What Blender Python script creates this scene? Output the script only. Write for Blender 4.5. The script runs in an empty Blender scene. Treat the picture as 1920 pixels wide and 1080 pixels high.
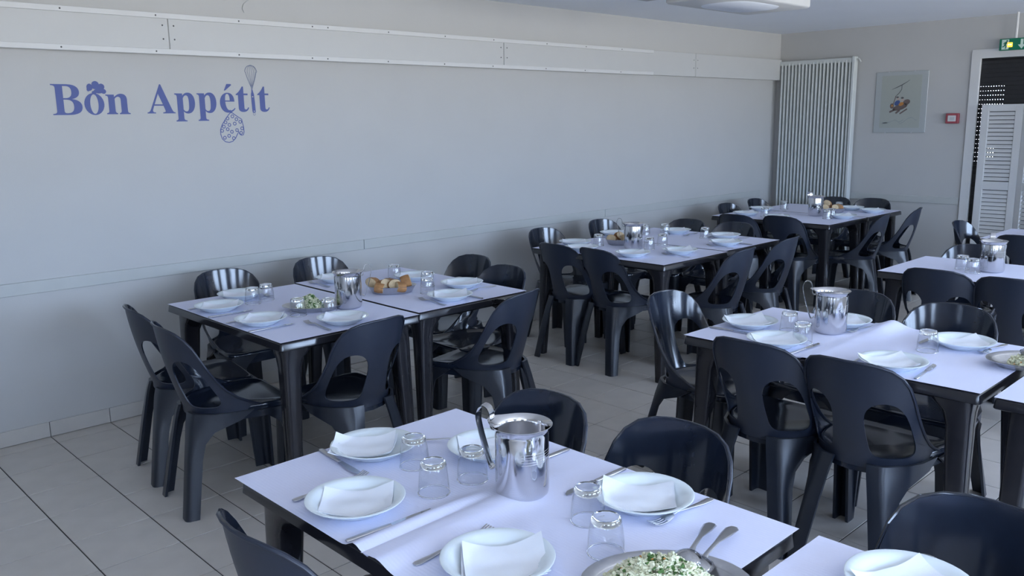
import bpy, bmesh, math, random
from math import sin, cos, pi, radians, sqrt
from mathutils import Vector, Matrix
SC = bpy.context.scene
COL = SC.collection
random.seed(7)

# ------------------------------------------------------------------ camera
H = 1.584                      # eye height
W = 4.736                      # left wall plane (y)
L = 8.466                      # far wall plane (x)
CEIL = 2.43
YR, XB = -2.7, -3.2            # window wall (y) and rear wall (x)
YAW, PITCH, ROLL = 0.8062, 0.1933, -0.0144
fwd = Vector((cos(PITCH)*cos(YAW), cos(PITCH)*sin(YAW), -sin(PITCH)))
rgt = Vector((sin(YAW), -cos(YAW), 0))
up = rgt.cross(fwd)
r2 = cos(ROLL)*rgt + sin(ROLL)*up
u2 = -sin(ROLL)*rgt + cos(ROLL)*up
cam_d = bpy.data.cameras.new('camera')
cam = bpy.data.objects.new('camera', cam_d)
COL.objects.link(cam)
cam.matrix_world = Matrix(((r2.x, u2.x, -fwd.x, 0), (r2.y, u2.y, -fwd.y, 0), (r2.z, u2.z, -fwd.z, H), (0, 0, 0, 1)))
cam_d.sensor_width = 36
cam_d.lens = 1602.1/1920*36
cam_d.clip_start = 0.05
SC.camera = cam

# ------------------------------------------------------------------ world, exposure
SC.view_settings.view_transform = 'Standard'
SC.view_settings.look = 'None'
SC.view_settings.exposure = 0.94
SC.view_settings.gamma = 1
SC.view_settings.use_curve_mapping = False
SKY = 12.5
world = bpy.data.worlds.new('overcast_sky')
SC.world = world
world.use_nodes = True
wnt = world.node_tree
bg = wnt.nodes['Background']
bg.inputs[1].default_value = SKY
wtc = wnt.nodes.new('ShaderNodeTexCoord'); wsp = wnt.nodes.new('ShaderNodeSeparateXYZ'); wcr = wnt.nodes.new('ShaderNodeValToRGB')
wmr = wnt.nodes.new('ShaderNodeMapRange'); wmr.inputs[1].default_value = -1; wmr.inputs[2].default_value = 1
wnt.links.new(wtc.outputs['Generated'], wsp.inputs[0]); wnt.links.new(wsp.outputs['Z'], wmr.inputs[0]); wnt.links.new(wmr.outputs[0], wcr.inputs[0])
wnt.links.new(wcr.outputs[0], bg.inputs[0])
cr_ = wcr.color_ramp            # pale ground below the horizon, blue sky above
cr_.elements[0].position = 0.0; cr_.elements[0].color = (0.79, 0.78, 0.755, 1)
cr_.elements[1].position = 1.0; cr_.elements[1].color = (0.42, 0.58, 1.0, 1)
e_ = cr_.elements.new(0.49); e_.color = (0.77, 0.77, 0.76, 1)
e_ = cr_.elements.new(0.51); e_.color = (0.57, 0.73, 1.0, 1)
e_ = cr_.elements.new(0.70); e_.color = (0.46, 0.63, 1.0, 1)
SC.cycles.max_bounces = 10
SC.cycles.diffuse_bounces = 6
SC.cycles.glossy_bounces = 4
SC.cycles.transmission_bounces = 8
SC.cycles.transparent_max_bounces = 24
SC.cycles.sample_clamp_indirect = 6

# windows: in the wall at y=YR (range of x) and in the rear wall at x=XB (range of y)
WIN_R = [(-2.1, -0.5), (0.6, 2.4), (3.4, 5.2), (6.3, 8.3)]
WIN_B = [(-1.7, -0.9)]
WZ0, WZ1 = 0.90, 2.20
def portal(name, loc, rot, sx, sz):
    d = bpy.data.lights.new(name, 'AREA')
    d.shape = 'RECTANGLE'; d.size = sx; d.size_y = sz
    d.cycles.is_portal = True
    o = bpy.data.objects.new(name, d); COL.objects.link(o)
    o.location = loc; o.rotation_euler = rot
for i, (a, b) in enumerate(WIN_R):
    portal('daylight_portal', ((a+b)/2, YR-0.14, (WZ0+WZ1)/2), (radians(90), 0, 0), b-a, WZ1-WZ0)
for i, (a, b) in enumerate(WIN_B):
    portal('daylight_portal', (XB-0.14, (a+b)/2, (WZ0+WZ1)/2), (radians(90), 0, radians(-90)), b-a, WZ1-WZ0)

# ------------------------------------------------------------------ materials
def mat(name, col, rough=0.5, metal=0.0, var=0.0, scale=20, spec=0.5, bump=0.0, bscale=200, coat=0.0):
    m = bpy.data.materials.new(name); m.use_nodes = True
    nt = m.node_tree; b = nt.nodes['Principled BSDF']
    b.inputs['Base Color'].default_value = (*col, 1)
    b.inputs['Roughness'].default_value = rough
    b.inputs['Metallic'].default_value = metal
    b.inputs['Specular IOR Level'].default_value = spec
    b.inputs['Coat Weight'].default_value = coat
    if var > 0 or bump > 0:
        tc = nt.nodes.new('ShaderNodeTexCoord')
    if var > 0:
        n = nt.nodes.new('ShaderNodeTexNoise'); n.inputs['Scale'].default_value = scale; n.inputs['Detail'].default_value = 4
        nt.links.new(tc.outputs['Object'], n.inputs['Vector'])
        r = nt.nodes.new('ShaderNodeMapRange')
        r.inputs[1].default_value = 0.3; r.inputs[2].default_value = 0.7
        r.inputs[3].default_value = 1-var; r.inputs[4].default_value = 1+var
        nt.links.new(n.outputs[0], r.inputs[0])
        mx = nt.nodes.new('ShaderNodeVectorMath'); mx.operation = 'SCALE'
        mx.inputs[0].default_value = col
        nt.links.new(r.outputs[0], mx.inputs['Scale'])
        nt.links.new(mx.outputs[0], b.inputs['Base Color'])
    if bump > 0:
        n2 = nt.nodes.new('ShaderNodeTexNoise'); n2.inputs['Scale'].default_value = bscale; n2.inputs['Detail'].default_value = 2
        nt.links.new(tc.outputs['Object'], n2.inputs['Vector'])
        bp = nt.nodes.new('ShaderNodeBump'); bp.inputs['Strength'].default_value = bump; bp.inputs['Distance'].default_value = 0.002
        nt.links.new(n2.outputs[0], bp.inputs['Height'])
        nt.links.new(bp.outputs[0], b.inputs['Normal'])
    return m

M = {}
M['wall'] = mat('wall_paint', (0.468, 0.465, 0.455), 0.62, var=0.015, scale=3, bump=0.12, bscale=180)
M['wall_low'] = M['wall']
M['ceil'] = mat('ceiling_paint', (0.84, 0.87, 0.92), 0.8, var=0.01, scale=2)
M['trimw'] = mat('white_trim_paint', (0.60, 0.60, 0.595), 0.45, var=0.01, scale=8)
M['rail'] = mat('chair_rail_paint', (0.44, 0.45, 0.435), 0.5, var=0.02, scale=8)
M['tile'] = mat('floor_tile_ceramic', (0.54, 0.505, 0.465), 0.38, var=0.05, scale=9, bump=0.05, bscale=60)
M['grout'] = mat('dark_grout', (0.045, 0.042, 0.04), 0.9, var=0.1, scale=30)
M['skirt'] = mat('skirting_tile_ceramic', (0.50, 0.48, 0.45), 0.35, var=0.04, scale=10)
M['plastic'] = mat('anthracite_plastic', (0.011, 0.016, 0.029), 0.13, var=0.06, scale=40, bump=0.012, bscale=300, spec=0.6)
M['plastic_rough'] = mat('grained_anthracite_plastic', (0.013, 0.017, 0.027), 0.30, var=0.06, scale=40, bump=0.02, bscale=400)
M['plastic_back'] = mat('matt_anthracite_plastic', (0.010, 0.016, 0.033), 0.42, var=0.06, scale=40, bump=0.02, bscale=400, spec=0.7)
M['band'] = mat('band_paint', (0.50, 0.502, 0.495), 0.45, var=0.01, scale=8)
M['table'] = mat('anthracite_table_resin', (0.016, 0.016, 0.020), 0.13, var=0.06, scale=30)
M['rad'] = mat('radiator_enamel', (0.56, 0.585, 0.575), 0.4, var=0.01)
M['porc'] = mat('white_porcelain', (0.72, 0.79, 0.83), 0.12, var=0.005, scale=10)
M['napkin'] = mat('white_tissue', (0.80, 0.835, 0.90), 0.9, var=0.01, scale=40, bump=0.12, bscale=350)
M['steel'] = mat('polished_steel', (0.66, 0.66, 0.68), 0.10, 1.0, var=0.02, scale=30)
M['steel2'] = mat('brushed_steel', (0.55, 0.55, 0.57), 0.28, 1.0, var=0.04, scale=60)
M['blue'] = mat('blue_vinyl', (0.028, 0.055, 0.24), 0.45, var=0.03, scale=30)
M['bluegrey'] = mat('grey_blue_vinyl', (0.13, 0.155, 0.24), 0.45, var=0.03, scale=30)
M['black'] = mat('black_shutter_slat', (0.012, 0.012, 0.014), 0.6, var=0.1)
M['red'] = mat('red_plastic', (0.30, 0.055, 0.07), 0.4, var=0.03)
M['green'] = mat('exit_green', (0.0, 0.16, 0.085), 0.4, var=0.03)
M['signw'] = mat('sign_white', (0.55, 0.70, 0.62), 0.5, var=0.02)
M['greyd'] = mat('grey_casing', (0.45, 0.46, 0.47), 0.6, var=0.03)
M['screw'] = mat('dark_screw', (0.10, 0.10, 0.11), 0.5, 0.6, var=0.05)
M['ink'] = mat('grey_ink', (0.10, 0.10, 0.10), 0.7, var=0.05)
M['inkl'] = mat('pale_grey_ink', (0.36, 0.38, 0.38), 0.7, var=0.05)
M['print'] = mat('print_paper', (0.44, 0.45, 0.41), 0.6, var=0.01)
M['mount'] = mat('picture_mount', (0.47, 0.485, 0.49), 0.5, var=0.01)
M['p_blue'] = mat('print_blue', (0.05, 0.10, 0.30), 0.7, var=0.05)
M['p_orange'] = mat('print_orange', (0.55, 0.22, 0.04), 0.7, var=0.05)
M['p_brown'] = mat('print_brown', (0.16, 0.11, 0.10), 0.7, var=0.05)
M['p_skin'] = mat('print_skin', (0.55, 0.42, 0.36), 0.7, var=0.05)
M['crust'] = mat('bread_crust', (0.33, 0.16, 0.06), 0.75, var=0.35, scale=25, bump=0.5, bscale=90)
M['crumb'] = mat('bread_crumb', (0.55, 0.42, 0.26), 0.9, var=0.12, scale=60, bump=0.8, bscale=160)
M['salad'] = mat('pale_grated_salad', (0.66, 0.66, 0.47), 0.6, var=0.15, scale=60)
M['herb'] = mat('chopped_green_herb', (0.06, 0.14, 0.03), 0.6, var=0.4, scale=60)
M['carrot'] = mat('orange_vegetable', (0.60, 0.26, 0.05), 0.6, var=0.2, scale=60)

def cloth_mat():
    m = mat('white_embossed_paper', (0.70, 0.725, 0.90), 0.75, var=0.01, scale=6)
    nt = m.node_tree; b = nt.nodes['Principled BSDF']
    tc = nt.nodes.new('ShaderNodeTexCoord')
    a = nt.nodes.new('ShaderNodeTexWave'); a.inputs['Scale'].default_value = 36; a.wave_type = 'BANDS'; a.bands_direction = 'X'
    a.inputs['Distortion'].default_value = 1.0; a.inputs['Detail'].default_value = 0
    c = nt.nodes.new('ShaderNodeTexNoise'); c.inputs['Scale'].default_value = 140
    nt.links.new(tc.outputs['Object'], a.inputs[0]); nt.links.new(tc.outputs['Object'], c.inputs[0])
    ad = nt.nodes.new('ShaderNodeMath'); ad.operation = 'ADD'
    nt.links.new(a.outputs['Fac'], ad.inputs[0]); nt.links.new(c.outputs[0], ad.inputs[1])
    bp = nt.nodes.new('ShaderNodeBump'); bp.inputs['Strength'].default_value = 0.11; bp.inputs['Distance'].default_value = 0.002
    nt.links.new(ad.outputs[0], bp.inputs['Height']); nt.links.new(bp.outputs[0], b.inputs['Normal'])
    return m
M['cloth'] = cloth_mat()

def thin_glass(name, tint=(0.96, 0.97, 0.98), ior=1.45, rough=0.02):
    m = bpy.data.materials.new(name); m.use_nodes = True
    nt = m.node_tree; nt.nodes.clear()
    out = nt.nodes.new('ShaderNodeOutputMaterial')
    t = nt.nodes.new('ShaderNodeBsdfTransparent'); t.inputs[0].default_value = (*tint, 1)
    g = nt.nodes.new('ShaderNodeBsdfGlossy'); g.inputs['Roughness'].default_value = rough
    lw = nt.nodes.new('ShaderNodeLayerWeight'); lw.inputs[0].default_value = 0.5
    pw = nt.nodes.new('ShaderNodeMath'); pw.operation = 'POWER'; pw.inputs[1].default_value = 4.0
    nt.links.new(lw.outputs['Facing'], pw.inputs[0])
    f = nt.nodes.new('ShaderNodeMath'); f.operation = 'MULTIPLY_ADD'; f.inputs[1].default_value = (ior-1)*1.1; f.inputs[2].default_value = ((ior-1)/(ior+1))**2
    nt.links.new(pw.outputs[0], f.inputs[0])
    mx = nt.nodes.new('ShaderNodeMixShader')
    nt.links.new(f.outputs[0], mx.inputs[0]); nt.links.new(t.outputs[0], mx.inputs[1]); nt.links.new(g.outputs[0], mx.inputs[2])
    nt.links.new(mx.outputs[0], out.inputs[0])
    return m
M['glass'] = thin_glass('tumbler_glass', (0.975, 0.98, 0.985), 1.62)
M['pane'] = thin_glass('window_pane_glass', (0.97, 0.98, 0.98), 1.3)
M['picglass'] = thin_glass('picture_glass', (0.96, 0.97, 0.97), 1.4)
def solid_glass():
    m = bpy.data.materials.new('thick_glass_base'); m.use_nodes = True
    b = m.node_tree.nodes['Principled BSDF']
    b.inputs['Base Color'].default_value = (0.95, 0.97, 0.97, 1)
    b.inputs['Transmission Weight'].default_value = 1; b.inputs['Roughness'].default_value = 0.03; b.inputs['IOR'].default_value = 1.45
    return m
M['base'] = solid_glass()
def emis(name, col, s):
    m = bpy.data.materials.new(name); m.use_nodes = True
    b = m.node_tree.nodes['Principled BSDF']
    b.inputs['Base Color'].default_value = (*col, 1)
    b.inputs['Emission Color'].default_value = (*col, 1); b.inputs['Emission Strength'].default_value = s
    return m
M['led'] = emis('amber_lamp', (1.0, 0.42, 0.03), 1.6)
M['led2'] = emis('amber_lamp_core', (1.0, 0.75, 0.25), 2.2)

# ------------------------------------------------------------------ mesh helpers
class MB:
    def __init__(s): s.v = []; s.f = []; s.sm = []
    def add(s, v, f, smooth=False):
        o = len(s.v); s.v += [tuple(p) for p in v]; s.f += [tuple(i+o for i in q) for q in f]; s.sm += [smooth]*len(f); return s
    def box(s, x0, x1, y0, y1, z0, z1):
        v = [(x, y, z) for z in (z0, z1) for y in (y0, y1) for x in (x0, x1)]
        return s.add(v, [(0, 2, 3, 1), (4, 5, 7, 6), (0, 1, 5, 4), (2, 6, 7, 3), (0, 4, 6, 2), (1, 3, 7, 5)])
    def bbox(s, x0, x1, y0, y1, z0, z1, bev, seg=2, smooth=True):
        bm = bmesh.new(); bmesh.ops.create_cube(bm, size=1)
        for q in bm.verts: q.co = Vector(((x0+x1)/2+q.co.x*(x1-x0), (y0+y1)/2+q.co.y*(y1-y0), (z0+z1)/2+q.co.z*(z1-z0)))
        bmesh.ops.bevel(bm, geom=bm.edges[:], offset=bev, segments=seg, affect='EDGES', profile=0.5)
        bm.verts.ensure_lookup_table(); bm.verts.index_update(); bm.normal_update()
        o = len(s.v); s.v += [v.co[:] for v in bm.verts]
        for f in bm.faces:
            s.f.append(tuple(v.index+o for v in f.verts)); s.sm.append(smooth and seg > 1 and max(abs(c) for c in f.normal) < 0.9999)
        bm.free(); return s
    def bm(s, bm, smooth=False):
        bm.verts.ensure_lookup_table(); bm.verts.index_update()
        s.add([v.co[:] for v in bm.verts], [[v.index for v in f.verts] for f in bm.faces], smooth); bm.free(); return s
    def loft(s, rings, cap0=True, cap1=True, smooth=True, closed=True):
        n = len(rings[0]); v = [p for r in rings for p in r]; f = []
        for k in range(len(rings)-1):
            for i in range(n if closed else n-1):
                j = (i+1) % n
                f.append((k*n+i, k*n+j, (k+1)*n+j, (k+1)*n+i))
        s.add(v, f, smooth)
        if cap0: s.add(rings[0], [tuple(range(n))[::-1]])
        if cap1: s.add(rings[-1], [tuple(range(n))])
        return s
    def lathe(s, prof, n=24, cx=0, cy=0, smooth=True):
        rings = []
        for r, z in prof:
            rings.append([(cx+max(r, 1e-5)*cos(2*pi*i/n), cy+max(r, 1e-5)*sin(2*pi*i/n), z) for i in range(n)])
        return s.loft(rings, prof[0][0] > 1e-4, prof[-1][0] > 1e-4, smooth)
    def tube(s, pts, rad, n=8, smooth=True, caps=True, flat=1.0):
        pts = [Vector(p) for p in pts]; rings = []
        for i, p in enumerate(pts):
            d = (pts[min(i+1, len(pts)-1)]-pts[max(i-1, 0)]).normalized()
            a = d.cross(Vector((0, 0, 1)))
            if a.length < 1e-3: a = Vector((1, 0, 0))
            a.normalize(); b = a.cross(d)
            r = rad[i] if isinstance(rad, (list, tuple)) else rad
            rings.append([p+a*(r*cos(2*pi*k/n))+b*(r*flat*sin(2*pi*k/n)) for k in range(n)])
        return s.loft(rings, caps, caps, smooth)
    def mesh(s, name):
        m = bpy.data.meshes.new(name); m.from_pydata(s.v, [], s.f)
        m.polygons.foreach_set('use_smooth', s.sm); m.update(); return m
    def obj(s, name, material, parent=None):
        return link(name, s.mesh(name), material, parent)
def link(name, me, material, parent=None):
    o = bpy.data.objects.new(name, me)
    if material and not me.materials: me.materials.append(material)
    COL.objects.link(o)
    if parent: o.parent = parent
    return o
def merge_sharp(o, ang=40, dist=1e-5):
    me = o.data; bm = bmesh.new(); bm.from_mesh(me)
    bmesh.ops.remove_doubles(bm, verts=bm.verts[:], dist=dist)
    bmesh.ops.recalc_face_normals(bm, faces=bm.faces[:])
    bm.to_mesh(me); bm.free()
    me.polygons.foreach_set('use_smooth', [True]*len(me.polygons))
    me.set_sharp_from_angle(angle=radians(ang)); me.update(); return o
def tag(o, label, cat=None, group=None, kind=None):
    o['label'] = label
    if cat: o['category'] = cat
    if group: o['group'] = group
    if kind: o['kind'] = kind
    return o
def thing(name, label, cat, loc=(0, 0, 0), rz=0, group=None):
    o = bpy.data.objects.new(name, None); o.empty_display_size = 0.05; COL.objects.link(o)
    o.location = loc; o.rotation_euler = (0, 0, rz)
    return tag(o, label, cat, group)
def dup(src, loc, rz, label, group=None):
    r = src.copy(); COL.objects.link(r); r.location = loc; r.rotation_euler = (src.rotation_euler[0], src.rotation_euler[1], rz)
    r['label'] = label
    if group: r['group'] = group
    for ch in list(src.children):
        c = ch.copy(); COL.objects.link(c); c.parent = r
        for g in list(ch.children):
            d = g.copy(); COL.objects.link(d); d.parent = c
    return r
USED = set()
def put(src, loc, rz, label, group=None):
    """first use moves the prototype itself, later uses copy it"""
    if src.name not in USED:
        USED.add(src.name); src.location = loc; src.rotation_euler = (src.rotation_euler[0], src.rotation_euler[1], rz)
        src['label'] = label
        if group: src['group'] = group
        return src
    return dup(src, loc, rz, label, group)
def struct(o, label=None):
    o['kind'] = 'structure'
    if label: o['label'] = label
    return o

# ================================================================== SETTING
T = 0.30; TX0, TY0 = 0.887, 4.611
fl = MB().box(XB, L+0.6, YR, W, -0.05, -0.003).obj('floor', M['grout'])
struct(fl, 'grey square tiled floor with dark grout')
def project(x, y, z):
    d = Vector((x, y, z-H)); dz = d.dot(fwd)
    if dz < 0.2: return None
    return 960+1602.1*d.dot(r2)/dz, 540-1602.1*d.dot(u2)/dz
cells = []
i0, i1 = int((XB-TX0)/T)-1, int((L-TX0)/T)+1
j0, j1 = int((TY0-W)/T)-1, int((TY0-YR)/T)+1
for i in range(i0, i1+1):
    for j in range(j0, j1+1):
        x0 = max(TX0+i*T, XB); x1 = min(TX0+(i+1)*T, L); y1 = min(TY0-j*T, W); y0 = max(TY0-(j+1)*T, YR)
        if x1-x0 < 0.02 or y1-y0 < 0.02: continue
        ps = [project(x, y, 0) for x, y in ((x0, y0), (x1, y0), (x1, y1), (x0, y1))]
        area = 0
        if all(ps):
            cl = [(min(max(p[0], 0), 1920), min(max(p[1], 0), 1080)) for p in ps]
            area = abs(sum(cl[k][0]*cl[(k+1) % 4][1]-cl[(k+1) % 4][0]*cl[k][1] for k in range(4)))/2
        cells.append((area, x0, x1, y0, y1))
cells.sort(reverse=True)
G = 0.0024
def tile_mb(w, h, zt=0.0):
    return MB().add([(-w/2, -h/2, -0.004), (w/2, -h/2, -0.004), (w/2, h/2, -0.004), (-w/2, h/2, -0.004),
                     (-w/2+0.001, -h/2+0.001, zt), (w/2-0.001, -h/2+0.001, zt), (w/2-0.001, h/2-0.001, zt), (-w/2+0.001, h/2-0.001, zt)],
                    [(4, 5, 6, 7), (0, 1, 5, 4), (1, 2, 6, 5), (2, 3, 7, 6), (3, 0, 4, 7)])
cache = {}
rest = MB()
for k, (a, x0, x1, y0, y1) in enumerate(cells):
    w, h = round(x1-x0-2*G, 4), round(y1-y0-2*G, 4)
    if k < 295 and a > 5:
        if (w, h) not in cache: cache[(w, h)] = tile_mb(w, h).mesh('tile')
        o = link('tile', cache[(w, h)], M['tile'], fl)
        o.location = ((x0+x1)/2, (y0+y1)/2, random.uniform(-0.0004, 0.0002))
    else:
        t = tile_mb(w, h)
        rest.add([(p[0]+(x0+x1)/2, p[1]+(y0+y1)/2, p[2]) for p in t.v], t.f)
ro = rest.obj('far_tiles', M['tile'], fl); ro['kind'] = 'stuff'

struct(MB().box(XB, L, W, W+0.15, -0.05, CEIL).obj('wall_left', M['wall']), 'long white painted wall')
struct(MB().box(XB, L+0.2, YR-0.2, W+0.15, CEIL, CEIL+0.1).obj('ceiling', M['ceil']), 'white ceiling')
# upper part of the left wall stands slightly proud above the panel band
struct(MB().box(XB, L, W-0.03, W, 2.15, CEIL).obj('trim_1', M['wall']), 'upper wall strip above the panel band')
MB().tube([(2.50, W-0.033, 2.300), (2.462, W-0.034, 2.280), (2.430, W-0.034, 2.255), (2.421, W-0.034, 2.231), (2.430, W-0.034, 2.208)], 0.0018, 6).obj('cable', M['greyd'], bpy.data.objects['trim_1'])
# panel band, front face 8 cm off the wall, in 2.44 m panels with thin rails
BZ0, BZ1, BX1 = 1.958, 2.165, 8.41
band = MB().box(XB, BX1-0.004, W-0.072, W, BZ0+0.004, BZ1-0.004).obj('trim_2', M['trimw'])
struct(band, 'white boxed panel band along the left wall')
js = [XB, -0.48, 1.965, 4.42, 6.85, BX1]
for a, b in zip(js[:-1], js[1:]):
    MB().bbox(a+0.003, b-0.003, W-0.08, W-0.071, BZ0, BZ1, 0.0015, 1).obj('panel', M['band'], band)
for z, zz in ((BZ0-0.002, BZ0+0.026), (BZ1-0.026, BZ1+0.002)):
    MB().bbox(XB, 6.2, W-0.090, W-0.0795, z, zz, 0.002, 1).obj('rail', M['trimw'], band)
sm = MB().lathe([(0.0045, 0), (0.004, 0.0015), (0, 0.0018)], 8).mesh('screw')
def screw(x, y, z):
    o = link('screw', sm, M['screw'], band); o.location = (x, y, z); o.rotation_euler = (pi/2, 0, 0)
for x in (1.423, 1.888, 2.353, 2.823, 2.93, 3.38, 3.85, 4.3, 4.85, 5.3, 5.75, 0.95, 0.49):
    screw(x, W-0.090, BZ0+0.012); screw(x+0.012, W-0.090, BZ1-0.012)
for jx in (1.965, 4.42, 6.85):
    for dx in (-0.03, 0.03):
        for z in (2.035, 2.105): screw(jx+dx, W-0.080, z)
# chair rails
r = MB()
rl = MB().box(XB, 8.19, W-0.004, W, 0.765, 0.822).obj('trim_3', M['rail']); struct(rl, 'flat painted rail along the left wall')
for a, b in ((XB, 0.7), (0.703, 3.178), (3.181, 5.65), (5.653, 8.19)):
    MB().bbox(a, b, W-0.014, W-0.003, 0.762, 0.826, 0.003, 2).obj('board', M['rail'], rl)
rb = MB().box(L-0.004, L, 2.845, 3.86, 0.765, 0.822).obj('trim_4', M['rail']); struct(rb, 'flat painted rail on the far wall')
MB().bbox(L-0.014, L-0.003, 2.84, 3.865, 0.762, 0.826, 0.003, 2).obj('board', M['rail'], rb)
# skirting tiles
bl = MB().box(XB, L, W-0.004, W, 0, 0.078).obj('baseboard_left', M['grout']); struct(bl, 'tiled skirting along the left wall')
skm = MB().bbox(-T/2+0.0015, T/2-0.0015, -0.009, 0, 0.002, 0.081, 0.0015, 1).mesh('tile')
k = int((XB-TX0)/T)
while TX0+k*T+T < L:
    if TX0+k*T > XB:
        o = link('tile', skm, M['skirt'], bl); o.location = (TX0+k*T+T/2, W-0.002, 0)
    k += 1
bbk = MB().box(L-0.004, L, 2.84, W, 0, 0.078).obj('baseboard_back', M['grout']); struct(bbk, 'tiled skirting along the far wall')
k = 0
while W-(k+1)*T > 2.84:
    o = link('tile', skm, M['skirt'], bbk); o.location = (L-0.002, W-k*T-T/2, 0); o.rotation_euler = (0, 0, -pi/2); k += 1
# far wall with the shuttered opening
OY0, OY1, OZ = 0.9, 2.75, 2.072
wb = MB(); wb.box(L, L+0.2, OY1, W+0.15, -0.05, CEIL); wb.box(L, L+0.2, YR-0.2, OY0, -0.05, CEIL); wb.box(L, L+0.2, OY0, OY1, OZ, CEIL)
struct(wb.obj('wall_back', M['wall']), 'white far wall with a shuttered opening')
fr = MB()
fr.bbox(L-0.018, L+0.012, OY1-0.004, OY1+0.075, 0, OZ+0.075, 0.003, 1)
fr.bbox(L-0.018, L+0.012, OY0-0.075, OY0+0.004, 0, OZ+0.075, 0.003, 1)
fr.bbox(L-0.018, L+0.012, OY0, OY1, OZ-0.004, OZ+0.075, 0.003, 1)
struct(fr.obj('door_1', M['trimw']), 'white casing around the shuttered opening')
# window wall and rear wall
def wall_with_windows(name, wins, lo, hi, along_x, lab):
    m = MB()
    def b(a0, a1, z0, z1):
        if a1-a0 < 1e-4: return
        if along_x: m.box(a0, a1, YR-0.2, YR, z0, z1)
        else: m.box(XB-0.2, XB, a0, a1, z0, z1)
    b(lo, hi, -0.05, WZ0); b(lo, hi, WZ1, CEIL)
    e = lo
    for a, c in wins: b(e, a, WZ0, WZ1); e = c
    b(e, hi, WZ0, WZ1)
    struct(m.obj(name, M['wall']), lab)
wall_with_windows('wall_right', WIN_R, XB-0.2, L, True, 'window wall opposite the long wall')
wall_with_windows('wall_rear', WIN_B, YR, W+0.15, False, 'rear wall behind the viewer')
def window(n, a, b, along_x):
    c = (a+b)/2; w = (b-a)/2; zc = (WZ0+WZ1)/2; h = (WZ1-WZ0)/2
    m = MB(); e = 0.06
    m.bbox(-w, w, -0.03, 0.03, -h, -h+e, 0.004, 1); m.bbox(-w, w, -0.03, 0.03, h-e, h, 0.004, 1)
    for q in (-w, -w/3-e/2+0.01, w/3-e/2-0.01, w-e): m.bbox(q, q+e, -0.03, 0.03, -h, h, 0.004, 1)
    f = m.obj('window_%d' % n, M['trimw']); struct(f)
    for k in range(3):
        MB().box(-w+0.05+k*2*w/3, -w+2*w/3*(k+1)-0.05, -0.003, 0.003, -h+0.05, h-0.05).obj('pane', M['pane'], f)
    if along_x: f.location = (c, YR-0.09, zc)
    else: f.location = (XB-0.09, c, zc); f.rotation_euler = (0, 0, pi/2)
n = 1
for a, b in WIN_R: window(n, a, b, True); n += 1
for a, b in WIN_B: window(n, a, b, False); n += 1

# ================================================================== FAR WALL FITTINGS
# roller shutter: dark slats joined by webs, daylight comes through the rows of slots
rs = thing('roller_shutter', 'dark closed roller shutter with rows of light slots in the far opening', 'shutter', (L+0.022, 0, 0))
P = 0.0388; zt = 1.844+P*5.5
ks = int((zt-0.01)/P)
for k in range(ks):
    top = zt-k*P; zc = top-P/2
    m = MB(); gap = 0.0042
    m.bbox(-0.006, 0.006, OY0+0.001, OY1-0.001, top-P+gap/2, top-gap/2, 0.002, 1)
    lit = 4 < k < 23
    if not lit or k == 4:
        m.box(-0.004, 0.004, OY0+0.001, OY1-0.001, top-P-gap/2, top-P+gap/2)
    else:
        y = OY1-0.001
        for j in range(12):
            yc = 2.738-0.021*j
            m.box(-0.004, 0.004, yc+0.0032, y, top-P-gap/2, top-P+gap/2); y = yc-0.0032
            if j == 9 or (k > 14 and j > 6): break
        m.box(-0.004, 0.004, OY0+0.001, y, top-P-gap/2, top-P+gap/2)
    m.obj('slat', M['black'], rs)
MB().bbox(-0.006, 0.06, OY0+0.001, OY1-0.001, zt-0.01, OZ-0.0005, 0.001, 1).obj('shutter_box', M['black'], rs)
# louvred folding doors in front of it
def louvre_leaf(name, label, hinge, ang):
    t = thing(name, label, 'louvred door', hinge, ang)
    w = 0.335; z0, z1 = 0.03, 1.665
    def bb(y0, y1, a, b, nm): MB().bbox(-0.014, 0.014, -y1, -y0, a, b, 0.003, 1).obj(nm, M['trimw'], t)
    bb(0, 0.062, z0, z1, 'stile'); bb(w-0.062, w, z0, z1, 'stile')
    bb(0.062, w-0.062, z1-0.06, z1, 'rail'); bb(0.062, w-0.062, 0.915, 0.99, 'rail'); bb(0.062, w-0.062, z0, 0.20, 'rail')
    lm = None
    for a, b in ((0.995, 1.603), (0.205, 0.912)):
        n = int((b-a)/0.0338)
        for k in range(n):
            zc = a+(k+0.5)*(b-a)/n
            if lm is None:
                q = MB(); c, s_ = 0.0145, 0.009
                q.add([(-0.011, -w+0.061, -c), (-0.011, -0.061, -c), (0.003, -0.061, c), (0.003, -w+0.061, c),
                       (-0.005, -w+0.061, -c-0.002), (-0.005, -0.061, -c-0.002), (0.009, -0.061, c-0.002), (0.009, -w+0.061, c-0.002)],
                      [(0, 1, 2, 3), (7, 6, 5, 4), (0, 4, 5, 1), (2, 6, 7, 3), (0, 3, 7, 4), (1, 5, 6, 2)])
                lm = q.mesh('slat')
            o = link('slat', lm, M['trimw'], t); o.location = (0, 0, zc)
    return t
louvre_leaf('louvred_door', 'white louvred folding door leaf beside the dark gap in the far opening', (L-0.034, 2.694, 0), 0)
louvre_leaf('louvred_door', 'white louvred door leaf cut by the right photo edge', (L-0.034, 2.353, 0), radians(-28))

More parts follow.
